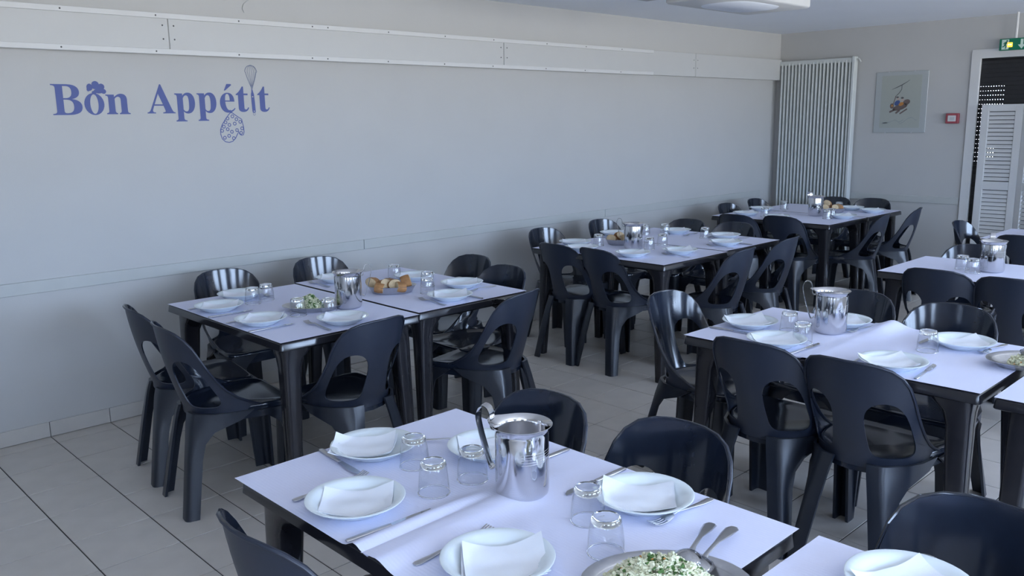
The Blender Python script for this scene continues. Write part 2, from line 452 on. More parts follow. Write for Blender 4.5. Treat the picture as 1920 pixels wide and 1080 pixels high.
# radiator of vertical tubes
ra = thing('radiator', 'tall white vertical tube radiator in the far left corner', 'radiator', (L-0.06, 0, 0))
RY0, RY1, RZ0, RZ1 = 3.862, 4.66, 0.20, 2.15
nt_ = 21; pit = (RY1-RY0)/nt_
tm = MB().loft([[(0.034*cos(a)*(1 if abs(cos(a)) < 2 else 1), 0.0125*sin(a), z) for a in [2*pi*i/10 for i in range(10)]] for z in (RZ0+0.03, RZ1-0.03)]).mesh('tube')
for k in range(nt_-1):
    o = link('tube', tm, M['rad'], ra); o.location = (0, RY0+0.03+pit*(k+0.5), 0)
for z in (RZ0, RZ1-0.05):
    MB().bbox(-0.028, 0.028, RY0+0.02, RY1, z, z+0.045, 0.006, 1).obj('header', M['rad'], ra)
MB().bbox(-0.038, 0.038, RY0-0.004, RY0+0.026, RZ0, RZ1+0.005, 0.006, 2).obj('side_panel', M['rad'], ra)
MB().tube([(0, RY0+0.01, RZ1-0.02), (0, RY0-0.03, RZ1-0.02), (0.0, RY0-0.045, RZ1-0.05)], 0.008).obj('air_valve', M['rad'], ra)

# picture: clip frame with a ski-lift drawing
pc = thing('wall_picture', 'glazed clip-framed print of skiers on a chairlift on the far wall', 'picture', (L, 0, 0))
PY0, PY1, PZ0, PZ1 = 3.185, 3.67, 1.42, 1.99
MB().bbox(-0.012, -0.001, PY0, PY1, PZ0, PZ1, 0.002, 1).obj('mount', M['mount'], pc)
MB().box(-0.0130, -0.0121, PY0+0.055, PY1-0.055, PZ0+0.045, PZ1-0.035).obj('print', M['print'], pc)
def on_pic(nm, polys, mt, d=0.0136):
    m = MB()
    for pl in polys:
        n_ = len(pl)
        a = [(-d, PY1-(PY1-PY0)*p[0], PZ1-(PZ1-PZ0)*p[1]) for p in pl]
        b = [(-d+0.0009, p[1], p[2]) for p in a]
        m.add(a+b, [tuple(range(n_)), tuple(range(2*n_-1, n_-1, -1))]+[(i, i+n_, (i+1) % n_+n_, (i+1) % n_) for i in range(n_)])
    return m.obj(nm, mt, pc)
def strip(pts, w):
    a = []; b = []
    for i, p in enumerate(pts):
        q0 = pts[max(i-1, 0)]; q1 = pts[min(i+1, len(pts)-1)]
        dx, dy = q1[0]-q0[0], q1[1]-q0[1]; l_ = math.hypot(dx, dy) or 1
        ww = w[i] if isinstance(w, list) else w
        a.append((p[0]-dy/l_*ww, p[1]+dx/l_*ww)); b.append((p[0]+dy/l_*ww, p[1]-dx/l_*ww))
    return [[a[i], a[i+1], b[i+1], b[i]] for i in range(len(pts)-1)]
def blob(cx, cy, rx, ry, rot=0, n=10):
    return [(cx+rx*cos(t)*cos(rot)-ry*sin(t)*sin(rot), cy+rx*cos(t)*sin(rot)+ry*sin(t)*cos(rot)) for t in [2*pi*i/n for i in range(n)]]
on_pic('cable', strip([(0.32, 0.29), (0.42, 0.255), (0.52, 0.215), (0.60, 0.175), (0.66, 0.14)], [0.002, 0.006, 0.008, 0.005, 0.002])
       + strip([(0.51, 0.22), (0.51, 0.29), (0.47, 0.345), (0.42, 0.39)], 0.006), M['ink'])
on_pic('chairlift', [blob(0.50, 0.58, 0.15, 0.05, -0.25), blob(0.34, 0.56, 0.04, 0.045), blob(0.62, 0.50, 0.07, 0.045, -0.2)]
       + strip([(0.30, 0.66), (0.40, 0.62)], 0.016)+strip([(0.42, 0.68), (0.50, 0.63)], 0.016)+strip([(0.50, 0.69), (0.64, 0.61)], 0.012)
       + strip([(0.41, 0.39), (0.38, 0.48), (0.36, 0.55)], 0.008), M['p_brown'])
on_pic('blue_jacket', [blob(0.44, 0.51, 0.06, 0.04, -0.5)], M['p_blue'], 0.0142)
on_pic('orange_jacket', [blob(0.52, 0.53, 0.05, 0.03, -0.3), blob(0.345, 0.555, 0.018, 0.018)], M['p_orange'], 0.0142)
on_pic('skier_heads', [blob(0.455, 0.445, 0.03, 0.025), blob(0.545, 0.465, 0.03, 0.025)], M['p_skin'], 0.0146)
on_pic('hats', [blob(0.44, 0.418, 0.028, 0.014), blob(0.535, 0.43, 0.03, 0.016)], M['ink'], 0.0149)
on_pic('mountain_lines', strip([(0.18, 0.84), (0.26, 0.835), (0.34, 0.82), (0.42, 0.79), (0.50, 0.83), (0.58, 0.79)], 0.006)
       + strip([(0.50, 0.86), (0.58, 0.83), (0.66, 0.77), (0.74, 0.75), (0.82, 0.80), (0.84, 0.79)], 0.006)+[blob(0.22, 0.84, 0.06, 0.012)], M['inkl'])
MB().box(-0.0175, -0.0155, PY0-0.002, PY1+0.002, PZ0-0.002, PZ1+0.002).obj('glass', M['picglass'], pc)
for y in (PY0+0.12, PY1-0.12):
    for z in (PZ0, PZ1): MB().box(-0.019, -0.010, y-0.006, y+0.006, z-0.005, z+0.005).obj('clip', M['steel2'], pc)

# fire alarm call point
al = thing('fire_alarm_call_point', 'small red square fire alarm call point on the far wall', 'alarm', (L, 2.942, 1.548))
a_ = MB(); a_.bbox(-0.04, 0, -0.056, 0.056, -0.046, 0.046, 0.006, 2); a_.obj('housing', M['red'], al)
MB().bbox(-0.043, -0.038, -0.034, 0.036, -0.027, 0.026, 0.003, 1).obj('break_plate', M['trimw'], al)
MB().box(-0.0445, -0.042, -0.022, 0.018, -0.016, 0.012).obj('label_patch', M['greyd'], al)

# exit sign hanging from the ceiling in front of the far wall
ex = thing('exit_sign', 'green illuminated exit sign hanging above the shuttered opening', 'sign', (L-0.10, 2.456, 2.168))
MB().bbox(-0.014, 0.014, -0.125, 0.122, -0.05, 0.048, 0.003, 1).obj('sign_body', M['green'], ex)
MB().lathe([(0.011, 0.048), (0.011, CEIL-2.168)], 12).obj('stem', M['trimw'], ex)
def on_sign(nm, polys, mt, d):
    m = MB()
    for pl in polys:
        n_ = len(pl); a = [(-d, 0.122-p[0], 0.048-p[1]) for p in pl]; b = [(-d+0.001, q[1], q[2]) for q in a]
        m.add(a+b, [tuple(range(n_)), tuple(range(2*n_-1, n_-1, -1))]+[(i, i+n_, (i+1) % n_+n_, (i+1) % n_) for i in range(n_)])
    m.obj(nm, mt, ex)
on_sign('door_panel', [[(0.020, 0.008), (0.075, 0.008), (0.075, 0.09), (0.020, 0.09)]], M['signw'], 0.0152)
on_sign('running_figure', [blob(0.060, 0.020, 0.007, 0.007)]+strip([(0.056, 0.028), (0.046, 0.050)], 0.007)+strip([(0.046, 0.050), (0.055, 0.066), (0.050, 0.084)], 0.004)
        + strip([(0.046, 0.050), (0.038, 0.064), (0.026, 0.068)], 0.004)+strip([(0.055, 0.032), (0.040, 0.034), (0.034, 0.045)], 0.003)+strip([(0.055, 0.032), (0.066, 0.042), (0.072, 0.036)], 0.003), M['green'], 0.0162)
on_sign('arrow', [[(0.165, 0.010), (0.185, 0.010), (0.185, 0.055), (0.205, 0.055), (0.175, 0.09), (0.145, 0.055), (0.165, 0.055)]], M['signw'], 0.0152)
MB().bbox(-0.020, -0.012, 0.018, 0.058, -0.024, 0.014, 0.004, 2).obj('lamp', M['led'], ex)
for y in (0.030, 0.046): MB().lathe([(0.0065, 0), (0.005, 0.003), (0, 0.004)], 8).obj('lamp_core', M['led2'], ex).matrix_local = Matrix.Translation((-0.020, y, -0.004)) @ Matrix.Rotation(-pi/2, 4, 'Y')

# ceiling unit
cu = thing('ceiling_unit', 'white boxy air unit under the ceiling above the middle tables', 'ceiling unit', (0, 0, 0))
def rrect(x0, x1, y0, y1, r_, z, n_=5):
    out = []
    for cx, cy, a0 in ((x1-r_, y1-r_, 0), (x0+r_, y1-r_, pi/2), (x0+r_, y0+r_, pi), (x1-r_, y0+r_, 1.5*pi)):
        for i in range(n_+1):
            a = a0+pi/2*i/n_; out.append((cx+r_*cos(a), cy+r_*sin(a), z))
    return out
m = MB(); m.loft([rrect(4.35, 5.25, 2.73, 3.18, 0.03, 2.252), rrect(4.34, 5.26, 2.72, 3.19, 0.04, 2.262), rrect(4.34, 5.26, 2.72, 3.19, 0.04, CEIL)])
merge_sharp(m.obj('casing', M['trimw'], cu), 50)
m = MB(); m.loft([rrect(4.56, 5.08, 2.80, 3.13, 0.14, 2.246, 8), rrect(4.55, 5.09, 2.79, 3.14, 0.15, 2.2535, 8)])
merge_sharp(m.obj('grille_cover', M['ceil'], cu), 50)
cb = thing('ceiling_bracket', 'grey box bracket on the ceiling beside the white air unit', 'bracket', (0, 0, 0))
m = MB(); m.bbox(3.9, 4.32, 2.98, 3.30, 2.275, 2.40, 0.01, 2); m.obj('box', M['greyd'], cb)
MB().lathe([(0.04, 2.395), (0.04, CEIL)], 12, 4.1, 3.14).obj('post', M['greyd'], cb)

# ================================================================== WALL LETTERING
wd = thing('wall_lettering', 'blue wall decal reading Bon Appétit with whisk and oven mitt', 'wall decal', (0, W, 0))
def flatten(cmds):
    polys = []; cur = None
    for c in cmds.replace(',', ' ').split('|'):
        tk = c.split(); k = tk[0]; v = [float(x) for x in tk[1:]]
        if k == 'M': cur = [(v[0], v[1])]; polys.append(cur)
        elif k == 'L':
            for i in range(0, len(v), 2): cur.append((v[i], v[i+1]))
        elif k == 'C':
            for i in range(0, len(v), 6):
                p0 = cur[-1]; p1, p2, p3 = (v[i], v[i+1]), (v[i+2], v[i+3]), (v[i+4], v[i+5])
                for s in range(1, 9):
                    t = s/8; u = 1-t
                    cur.append(tuple(u**3*p0[d]+3*u*u*t*p1[d]+3*u*t*t*p2[d]+t**3*p3[d] for d in (0, 1)))
    return polys
def ell(cx, cy, rx, ry, n=28): return [(cx+rx*cos(2*pi*i/n), cy+ry*sin(2*pi*i/n)) for i in range(n)]
GL = {
 'B': flatten('M 0 1|L .45 1|C .78 1 .80 .82 .80 .75 .80 .60 .68 .54 .58 .52 .74 .50 .86 .42 .86 .27 .86 .08 .72 0 .42 0|L 0 0 0 .035|C .09 .04 .12 .06 .12 .14|L .12 .86|C .12 .94 .09 .96 0 .965|M .33 .94|L .42 .94|C .54 .94 .58 .86 .58 .75 .58 .62 .52 .55 .40 .55|L .33 .55|M .33 .50|L .40 .50|C .56 .50 .62 .42 .62 .28 .62 .13 .55 .06 .42 .06 .35 .06 .33 .08 .33 .14'),
 'o': [ell(.28, .33, .28, .35), ell(.28, .33, .115, .31)],
 'n': flatten('M 0 .64|L .24 .64 .24 .56|C .30 .63 .36 .67 .43 .67 .54 .67 .60 .60 .60 .48|L .60 .12|C .60 .06 .62 .04 .67 .035|L .67 0 .36 0 .36 .035|C .40 .04 .42 .06 .42 .12|L .42 .46|C .42 .53 .40 .57 .35 .57 .31 .57 .27 .54 .25 .50|L .25 .12|C .25 .06 .27 .04 .31 .035|L .31 0 0 0 0 .035|C .05 .04 .07 .06 .07 .12|L .07 .52|C .07 .58 .05 .60 0 .605'),
 'A': flatten('M .46 1.02|L .50 1.02 .83 .14|C .86 .07 .88 .04 .94 .035|L .94 0 .52 0 .52 .035|C .60 .04 .62 .06 .60 .12|L .55 .27 .24 .27 .20 .15|C .17 .07 .19 .04 .28 .035|L .28 0 0 0 0 .035|C .06 .04 .09 .07 .12 .14|M .395 .69|L .535 .32 .26 .32'),
 'p': flatten('M 0 .64|L .24 .64 .24 .57|C .29 .64 .34 .67 .41 .67 .55 .67 .62 .52 .62 .34 .62 .14 .53 -.02 .39 -.02 .33 -.02 .29 0 .25 .05|L .25 -.16|C .25 -.22 .27 -.24 .34 -.245|L .34 -.28 0 -.28 0 -.245|C .05 -.24 .07 -.22 .07 -.16|L .07 .52|C .07 .58 .05 .60 0 .605|M .25 .48|C .28 .55 .31 .58 .35 .58 .42 .58 .43 .46 .43 .33 .43 .16 .42 .05 .34 .05 .30 .05 .27 .07 .25 .12'),
 'e': flatten('M .50 .15|C .44 .08 .39 .06 .34 .06 .24 .06 .19 .18 .18 .37|L .50 .37|C .50 .56 .42 .68 .27 .68 .12 .68 0 .54 0 .33 0 .12 .11 -.02 .27 -.02 .37 -.02 .46 .03 .52 .13|M .18 .41|L .34 .41|C .34 .55 .32 .64 .26 .64 .20 .64 .18 .55 .18 .41'),
 't': flatten('M .20 .90|L .245 .90 .245 .65 .37 .65 .37 .59 .245 .59 .245 .15|C .245 .09 .26 .07 .29 .07 .32 .07 .345 .10 .36 .15|L .39 .14|C .36 .03 .30 -.02 .21 -.02 .12 -.02 .07 .03 .07 .12|L .07 .59 0 .59 0 .62|C .08 .68 .15 .78 .20 .90'),
 'accent': [[(0, 0), (.04, 0), (.26, .22), (.24, .26), (.10, .26)]],
}
def decal(nm, polys, mt, x0, x1, z0, z1, d=0.001, thick=0.0006):
    """flat vinyl: outlines (even-odd fill) fitted to the box x0..x1, z0..z1 on the left wall"""
    xs = [p[0] for pl in polys for p in pl]; zs = [p[1] for pl in polys for p in pl]
    sx = (x1-x0)/(max(xs)-min(xs)); sz = (z1-z0)/(max(zs)-min(zs)); ax, az = min(xs), min(zs)
    cu_ = bpy.data.curves.new('outline', 'CURVE'); cu_.dimensions = '2D'; cu_.fill_mode = 'BOTH'; cu_.extrude = thick/2
    for pl in polys:
        sp = cu_.splines.new('POLY'); sp.points.add(len(pl)-1); sp.use_cyclic_u = True
        for i, p in enumerate(pl): sp.points[i].co = (x0+(p[0]-ax)*sx, z0+(p[1]-az)*sz, 0, 1)
    tmp = bpy.data.objects.new('outline', cu_); COL.objects.link(tmp)
    dg = bpy.context.evaluated_depsgraph_get()
    me = bpy.data.meshes.new_from_object(tmp.evaluated_get(dg)); me.name = nm
    bpy.data.objects.remove(tmp); bpy.data.curves.remove(cu_)
    me.transform(Matrix(((1, 0, 0, 0), (0, 0, 1, -d), (0, 1, 0, 0), (0, 0, 0, 1))))
    me.flip_normals(); me.materials.clear()
    return link(nm, me, mt, wd)
BZ = 1.648
decal('letter', GL['B'], M['blue'], 1.378, 1.520, 1.644, 1.796)
decal('letter', GL['o'], M['blue'], 1.530, 1.628, 1.643, 1.754)
decal('letter', GL['n'], M['blue'], 1.637, 1.757, 1.647, 1.752)
decal('letter', GL['A'], M['blue'], 1.846, 1.999, 1.650, 1.804)
decal('letter', GL['p'], M['blue'], 2.000, 2.113, 1.606, 1.762)
decal('letter', GL['p'], M['blue'], 2.126, 2.238, 1.608, 1.764)
decal('letter', GL['e'], M['blue'], 2.260, 2.351, 1.652, 1.764)
decal('accent', GL['accent'], M['blue'], 2.288, 2.335, 1.776, 1.813)
decal('letter', GL['t'], M['blue'], 2.358, 2.436, 1.656, 1.800)
decal('letter', GL['t'], M['blue'], 2.493, 2.568, 1.656, 1.802)
# chef hat over the o: lobes, a white slit left open, band
hat = MB()
def disc(m, cx, cz, rx, rz=None, d=0.0018, n=18):
    rz = rz or rx
    a = [(cx+rx*cos(2*pi*i/n), -d, cz+rz*sin(2*pi*i/n)) for i in range(n)]; b = [(p[0], -d+0.0006, p[2]) for p in a]
    m.add(a+b, [tuple(range(n)), tuple(range(2*n-1, n-1, -1))]+[(i, i+n, (i+1) % n+n, (i+1) % n) for i in range(n)])
disc(hat, 1.563, 1.783, 0.0145, 0.018); disc(hat, 1.592, 1.798, 0.018, 0.0165, 0.0019); disc(hat, 1.620, 1.786, 0.0165, 0.016, 0.0020); disc(hat, 1.630, 1.763, 0.013, 0.0125, 0.0021)
disc(hat, 1.596, 1.784, 0.024, 0.011, 0.0022); disc(hat, 1.606, 1.764, 0.024, 0.012, 0.0023); disc(hat, 1.583, 1.757, 0.012, 0.008, 0.0024); disc(hat, 1.556, 1.772, 0.008, 0.010, 0.0025)
hat.obj('chef_hat', M['blue'], wd)
# whisk standing in for the i
def flat_strip(m, pts, w, d=0.0012):
    q = strip(pts, w)
    for pl in q:
        a = [(p[0], -d, p[1]) for p in pl]; b = [(p[0], -d+0.0006, p[1]) for p in pl]
        m.add(a+b, [(0, 1, 2, 3), (7, 6, 5, 4), (0, 4, 5, 1), (1, 5, 6, 2), (2, 6, 7, 3), (3, 7, 4, 0)])
wires = MB()
for kk in (-1, -0.6, -0.25, 0.1, 0.45, 0.8, 1):
    pts = []
    for i in range(25):
        t = i/24; z = 1.775+0.147*t
        hw = 0.0375*(sin(pi*min(1, max(0, (t-0.02)))**0.8*0.5)**1.7)
        if t > 0.72: hw = 0.0375*sqrt(max(0, 1-((t-0.72)/0.28)**2))*1.0
        pts.append((2.462+kk*hw, z))
    flat_strip(wires, pts, 0.0012 if abs(kk) < 1 else 0.0018, 0.0012+0.0001*kk)
wires.obj('whisk_wires', M['bluegrey'], wd)
hd = MB(); flat_strip(hd, [(2.4615, 1.785), (2.4625, 1.77), (2.463, 1.757), (2.4645, 1.71), (2.466, 1.663), (2.467, 1.652)], [0.003, 0.0055, 0.0095, 0.0105, 0.0105, 0.009], 0.0014)
hd.obj('whisk_handle', M['blue'], wd)
hr = MB(); disc(hr, 2.463, 1.743, 0.0035, d=0.0022, n=10); disc(hr, 2.4665, 1.660, 0.0035, d=0.0022, n=10); hr.obj('whisk_rivet', M['wall'], wd)
hr = MB(); flat_strip(hr, [(2.4665+0.006*sin(t), 1.644-0.008*cos(t)) for t in [2*pi*i/10 for i in range(11)]], 0.0012); hr.obj('whisk_ring', M['bluegrey'], wd)
# oven mitt outline with rings
mitt = MB()
def mp(u, v): return (2.248+(u-195)/(460-195)*0.147, 1.662-(v-600)/(940-600)*0.178)   # from a drawing grid to the wall
outl = [(330, 610), (300, 640), (260, 690), (220, 750), (200, 800), (198, 850), (212, 900), (245, 932), (285, 940), (325, 928), (358, 895), (380, 855), (398, 828), (405, 850), (425, 866), (448, 860), (458, 825), (455, 770), (440, 690), (380, 650), (330, 612)]
flat_strip(mitt, [mp(*p) for p in outl], 0.0022)
flat_strip(mitt, [mp(*p) for p in [(318, 590), (322, 606), (335, 622)]], 0.004, 0.0014)
flat_strip(mitt, [mp(*p) for p in [(398, 828), (392, 815)]], 0.002, 0.0013)
mitt.obj('mitt_outline', M['blue'], wd)
rg = MB()
for (u, v) in [(340, 658), (382, 690), (422, 718), (285, 680), (260, 722), (300, 750), (360, 737), (238, 768), (278, 797), (216, 812), (322, 825), (380, 808), (438, 790), (288, 868), (240, 888), (338, 895), (424, 838)]:
    c = mp(u, v)
    flat_strip(rg, [(c[0]+0.0085*cos(t), c[1]+0.0085*sin(t)) for t in [2*pi*i/12 for i in range(13)]], 0.0021, 0.0011)
rg.obj('mitt_rings', M['blue'], wd)

# ================================================================== CHAIR
def cm(pts, n):
    """closed Catmull-Rom resample"""
    out = []; k = len(pts)
    for i in range(k):
        p0, p1, p2, p3 = (pts[(i+d) % k] for d in (-1, 0, 1, 2))
        for s in range(n):
            t = s/n
            out.append(tuple(0.5*(2*p1[d]+(p2[d]-p0[d])*t+(2*p0[d]-5*p1[d]+4*p2[d]-p3[d])*t*t+(3*p1[d]-p0[d]-3*p2[d]+p3[d])*t**3) for d in range(len(p1))))
    return out
CZ0, CZ1 = 0.405, 0.792
def shell(t, z, off=0.0):
    u = max(0, min(1, (z-0.43)/0.36))
    R = 0.188+(0.250-0.188)*u**1.1-off
    xr = -0.175-0.088*(0.5*u+0.5*(1-(1-u)**2))+off
    flat = 1-0.10*u
    s = 1 if t >= 0 else -1; a = abs(t)/(R+off)
    lim = pi/2
    if a <= lim: x = xr+R*(1-cos(a))*flat; y = R*sin(a)
    else: x = xr+R*flat+(a-lim)*(R+off)*flat; y = R
    return Vector((x, s*y, z))
OUT = [(0, .792), (.05, .7915), (.10, .787), (.145, .774), (.18, .750), (.205, .715), (.221, .67), (.233, .62), (.248, .57), (.268, .523), (.298, .484), (.335, .455), (.375, .432), (.39, .420), (.40, .405), (0, .405)]
HOLE = [(.130, .656), (.160, .648), (.184, .625), (.199, .595), (.210, .56), (.219, .52), (.224, .49), (.218, .464), (.195, .450), (.155, .446), (.110, .446), (.080, .451), (.067, .472), (.062, .50), (.057, .54), (.055, .58), (.060, .615), (.078, .640), (.102, .653)]
def back_mesh():
    c = (.135, .555)
    hole = cm(HOLE, 4)
    outd = []
    for i in range(len(OUT)):
        a, b = OUT[i], OUT[(i+1) % len(OUT)]
        n_ = max(1, int(math.hypot(b[0]-a[0], b[1]-a[1])/0.02))
        for s in range(n_): outd.append((a[0]+(b[0]-a[0])*s/n_, a[1]+(b[1]-a[1])*s/n_))
    def ang(p): return math.atan2(p[1]-c[1], p[0]-c[0])
    def hit(poly, th):
        d = (cos(th), sin(th)); best = None
        for i in range(len(poly)):
            a, b = poly[i], poly[(i+1) % len(poly)]
            ex_, ey = b[0]-a[0], b[1]-a[1]; den = d[0]*ey-d[1]*ex_
            if abs(den) < 1e-12: continue
            ax, ay = a[0]-c[0], a[1]-c[1]
            r_ = (ax*ey-ay*ex_)/den; s_ = (ax*d[1]-ay*d[0])/den
            if r_ > 0 and -1e-9 <= s_ <= 1+1e-9 and (best is None or r_ < best): best = r_
        return (c[0]+d[0]*best, c[1]+d[1]*best)
    ths = sorted(set(round(ang(p), 6) for p in outd))
    K = 5; bm = bmesh.new(); grid = {}
    for side in (1, -1):
        rows = []
        for th in ths:
            h = hit(hole, th)
            o = min(outd, key=lambda p: abs(ang(p)-th))
            rows.append([(h[0]+(o[0]-h[0])*k/K, h[1]+(o[1]-h[1])*k/K) for k in range(K+1)])
        vs = [[bm.verts.new(shell(side*max(p[0], 0), p[1])) for p in r_] for r_ in rows]
        n_ = len(vs)
        for i in range(n_):
            j = (i+1) % n_
            for k in range(K):
                q = (vs[i][k], vs[j][k], vs[j][k+1], vs[i][k+1])
                bm.faces.new(q if side > 0 else q[::-1])
    bmesh.ops.remove_doubles(bm, verts=bm.verts[:], dist=0.0006)
    bmesh.ops.recalc_face_normals(bm, faces=bm.faces[:])
    bmesh.ops.solidify(bm, geom=bm.faces[:], thickness=0.005)
    m = MB(); m.bm(bm, True)
    # rolled rim along the outer edge
    rim = [shell(s*p[0], p[1], -0.002) for s, seq in ((-1, OUT[13::-1]), (1, OUT[1:14])) for p in seq]
    rr = []
    for i in range(len(rim)-1):
        for s in (0, 0.5): rr.append(rim[i].lerp(rim[i+1], s))
    rr.append(rim[-1])
    m.tube(rr, 0.0055, 6)
    return m.mesh('backrest')
def seat_mesh():
    c = (0.02, 0)
    pts = []
    def R_(x, y): pts.append((x, y))
    for i in range(9):            # rear arc
        a = -pi/2+pi*i/8
        R_(-0.172+0.186*(1-cos(a)), 0.186*sin(a))
    R_(0.08, 0.196); R_(0.15, 0.203)
    for i in range(5):
        a = pi/2*(1-i/4); R_(0.175+0.055*cos(a), 0.150+0.055*sin(a))
    R_(0.234, 0.08); R_(0.236, 0); R_(0.234, -0.08)
    for i in range(5):
        a = -pi/2*(i/4); R_(0.175+0.055*cos(a), -0.150+0.055*sin(a))
    R_(0.15, -0.203); R_(0.08, -0.196)
    n_ = len(pts); m = MB(); rings = []
    def ring(f, dz, frontroll=True):
        out = []
        for (x, y) in pts:
            X = c[0]+(x-c[0])*f; Y = y*f
            z = 0.440+dz
            if X > 0.14 and frontroll: z -= ((X-0.14)/0.095)**2*0.012
            out.append((X, Y, z))
        return out
    seq = [(0.0005, -0.020), (0.3, -0.019), (0.55, -0.016), (0.75, -0.011), (0.87, -0.007), (0.93, -0.001), (0.965, 0.001), (0.99, -0.002), (1.0, -0.008), (1.004, -0.055), (0.985, -0.056), (0.975, -0.03), (0.5, -0.032), (0.0005, -0.034)]
    m.loft([ring(*s) for s in seq], True, True)
    return m.mesh('seat')
def leg_mesh(levels, sy, t=0.011):
    """open channel leg: per level a polyline of the outer skin (y>0 side, mirrored by sy), given thickness inwards"""
    rings = []
    for lv in levels:
        z = lv[-1]; P_ = [Vector(p) for p in lv[:-1]]
        c0 = P_[1]; d1 = (P_[0]-c0).normalized(); d2 = (P_[2]-c0).normalized()
        bev = min(0.010, 0.4*min((P_[0]-c0).length, (P_[2]-c0).length))
        Q = [P_[0], c0+d1*bev, c0+(d1+d2)*bev*0.3, c0+d2*bev]+P_[2:]
        inner = []
        turn = 1 if (d1.x*d2.y-d1.y*d2.x) < 0 else -1
        for i, p in enumerate(Q):
            e = (Q[min(i+1, len(Q)-1)]-Q[max(i-1, 0)]).normalized(); inner.append(p+Vector((e.y, -e.x))*turn*t*(1.25 if 0 < i < 4 else 1))
        ring = [(p.x, p.y*sy, z) for p in Q+inner[::-1]]
        rings.append(ring if sy > 0 else ring[::-1])
    m = MB(); m.loft(rings)
    return m
REAR = [((-.172, .056), (-.162, .104), (-.105, .158), (-.04, .184), (.05, .196), .424), ((-.182, .062), (-.173, .107), (-.135, .140), (-.09, .168), (-.005, .192), .388), ((-.189, .070), (-.182, .115), (-.158, .135), (-.138, .149), (-.107, .168), .350),
        ((-.196, .078), (-.190, .123), (-.173, .137), (-.160, .146), (-.143, .154), .305), ((-.207, .089), (-.204, .134), (-.188, .145), (-.176, .150), (-.162, .154), .24), ((-.245, .128), (-.243, .170), (-.230, .174), (-.217, .177), (-.203, .178), 0.0)]
FRONT = [((.226, .05), (.229, .198), (.16, .206), (.11, .206), (.06, .204), .418), ((.227, .095), (.231, .199), (.185, .206), (.155, .206), (.11, .205), .384), ((.229, .128), (.233, .200), (.20, .206), (.18, .206), (.155, .206), .350),
         ((.230, .140), (.235, .201), (.21, .206), (.19, .206), (.172, .206), .29), ((.240, .158), (.244, .205), (.228, .208), (.212, .208), (.196, .208), 0.0)]
# outer skin runs corner-last for the front legs so that thickness grows inwards
FRONT = [tuple(list(l[:-1])+[l[-1]]) for l in FRONT]
ch0 = thing('plastic_chair', 'dark plastic chair', 'chair', group=None)
def fin(o, a=45): merge_sharp(o, a, 1e-5); return o
bk = fin(link('backrest', back_mesh(), M['plastic'], ch0), 60)
bk.data.materials.append(M['plastic_back'])          # the moulded outer side is grained, the inner side polished
bk.data.polygons.foreach_set('material_index', [1 if p.normal.x*(p.center.x-0.03)+p.normal.y*p.center.y > 0 else 0 for p in bk.data.polygons]); bk.data.update()
fin(link('seat', seat_mesh(), M['plastic'], ch0), 50)
for lv in (REAR, FRONT):
    for s in (1, -1): fin(leg_mesh(lv, s).obj('leg', M['plastic_rough'], ch0), 50)

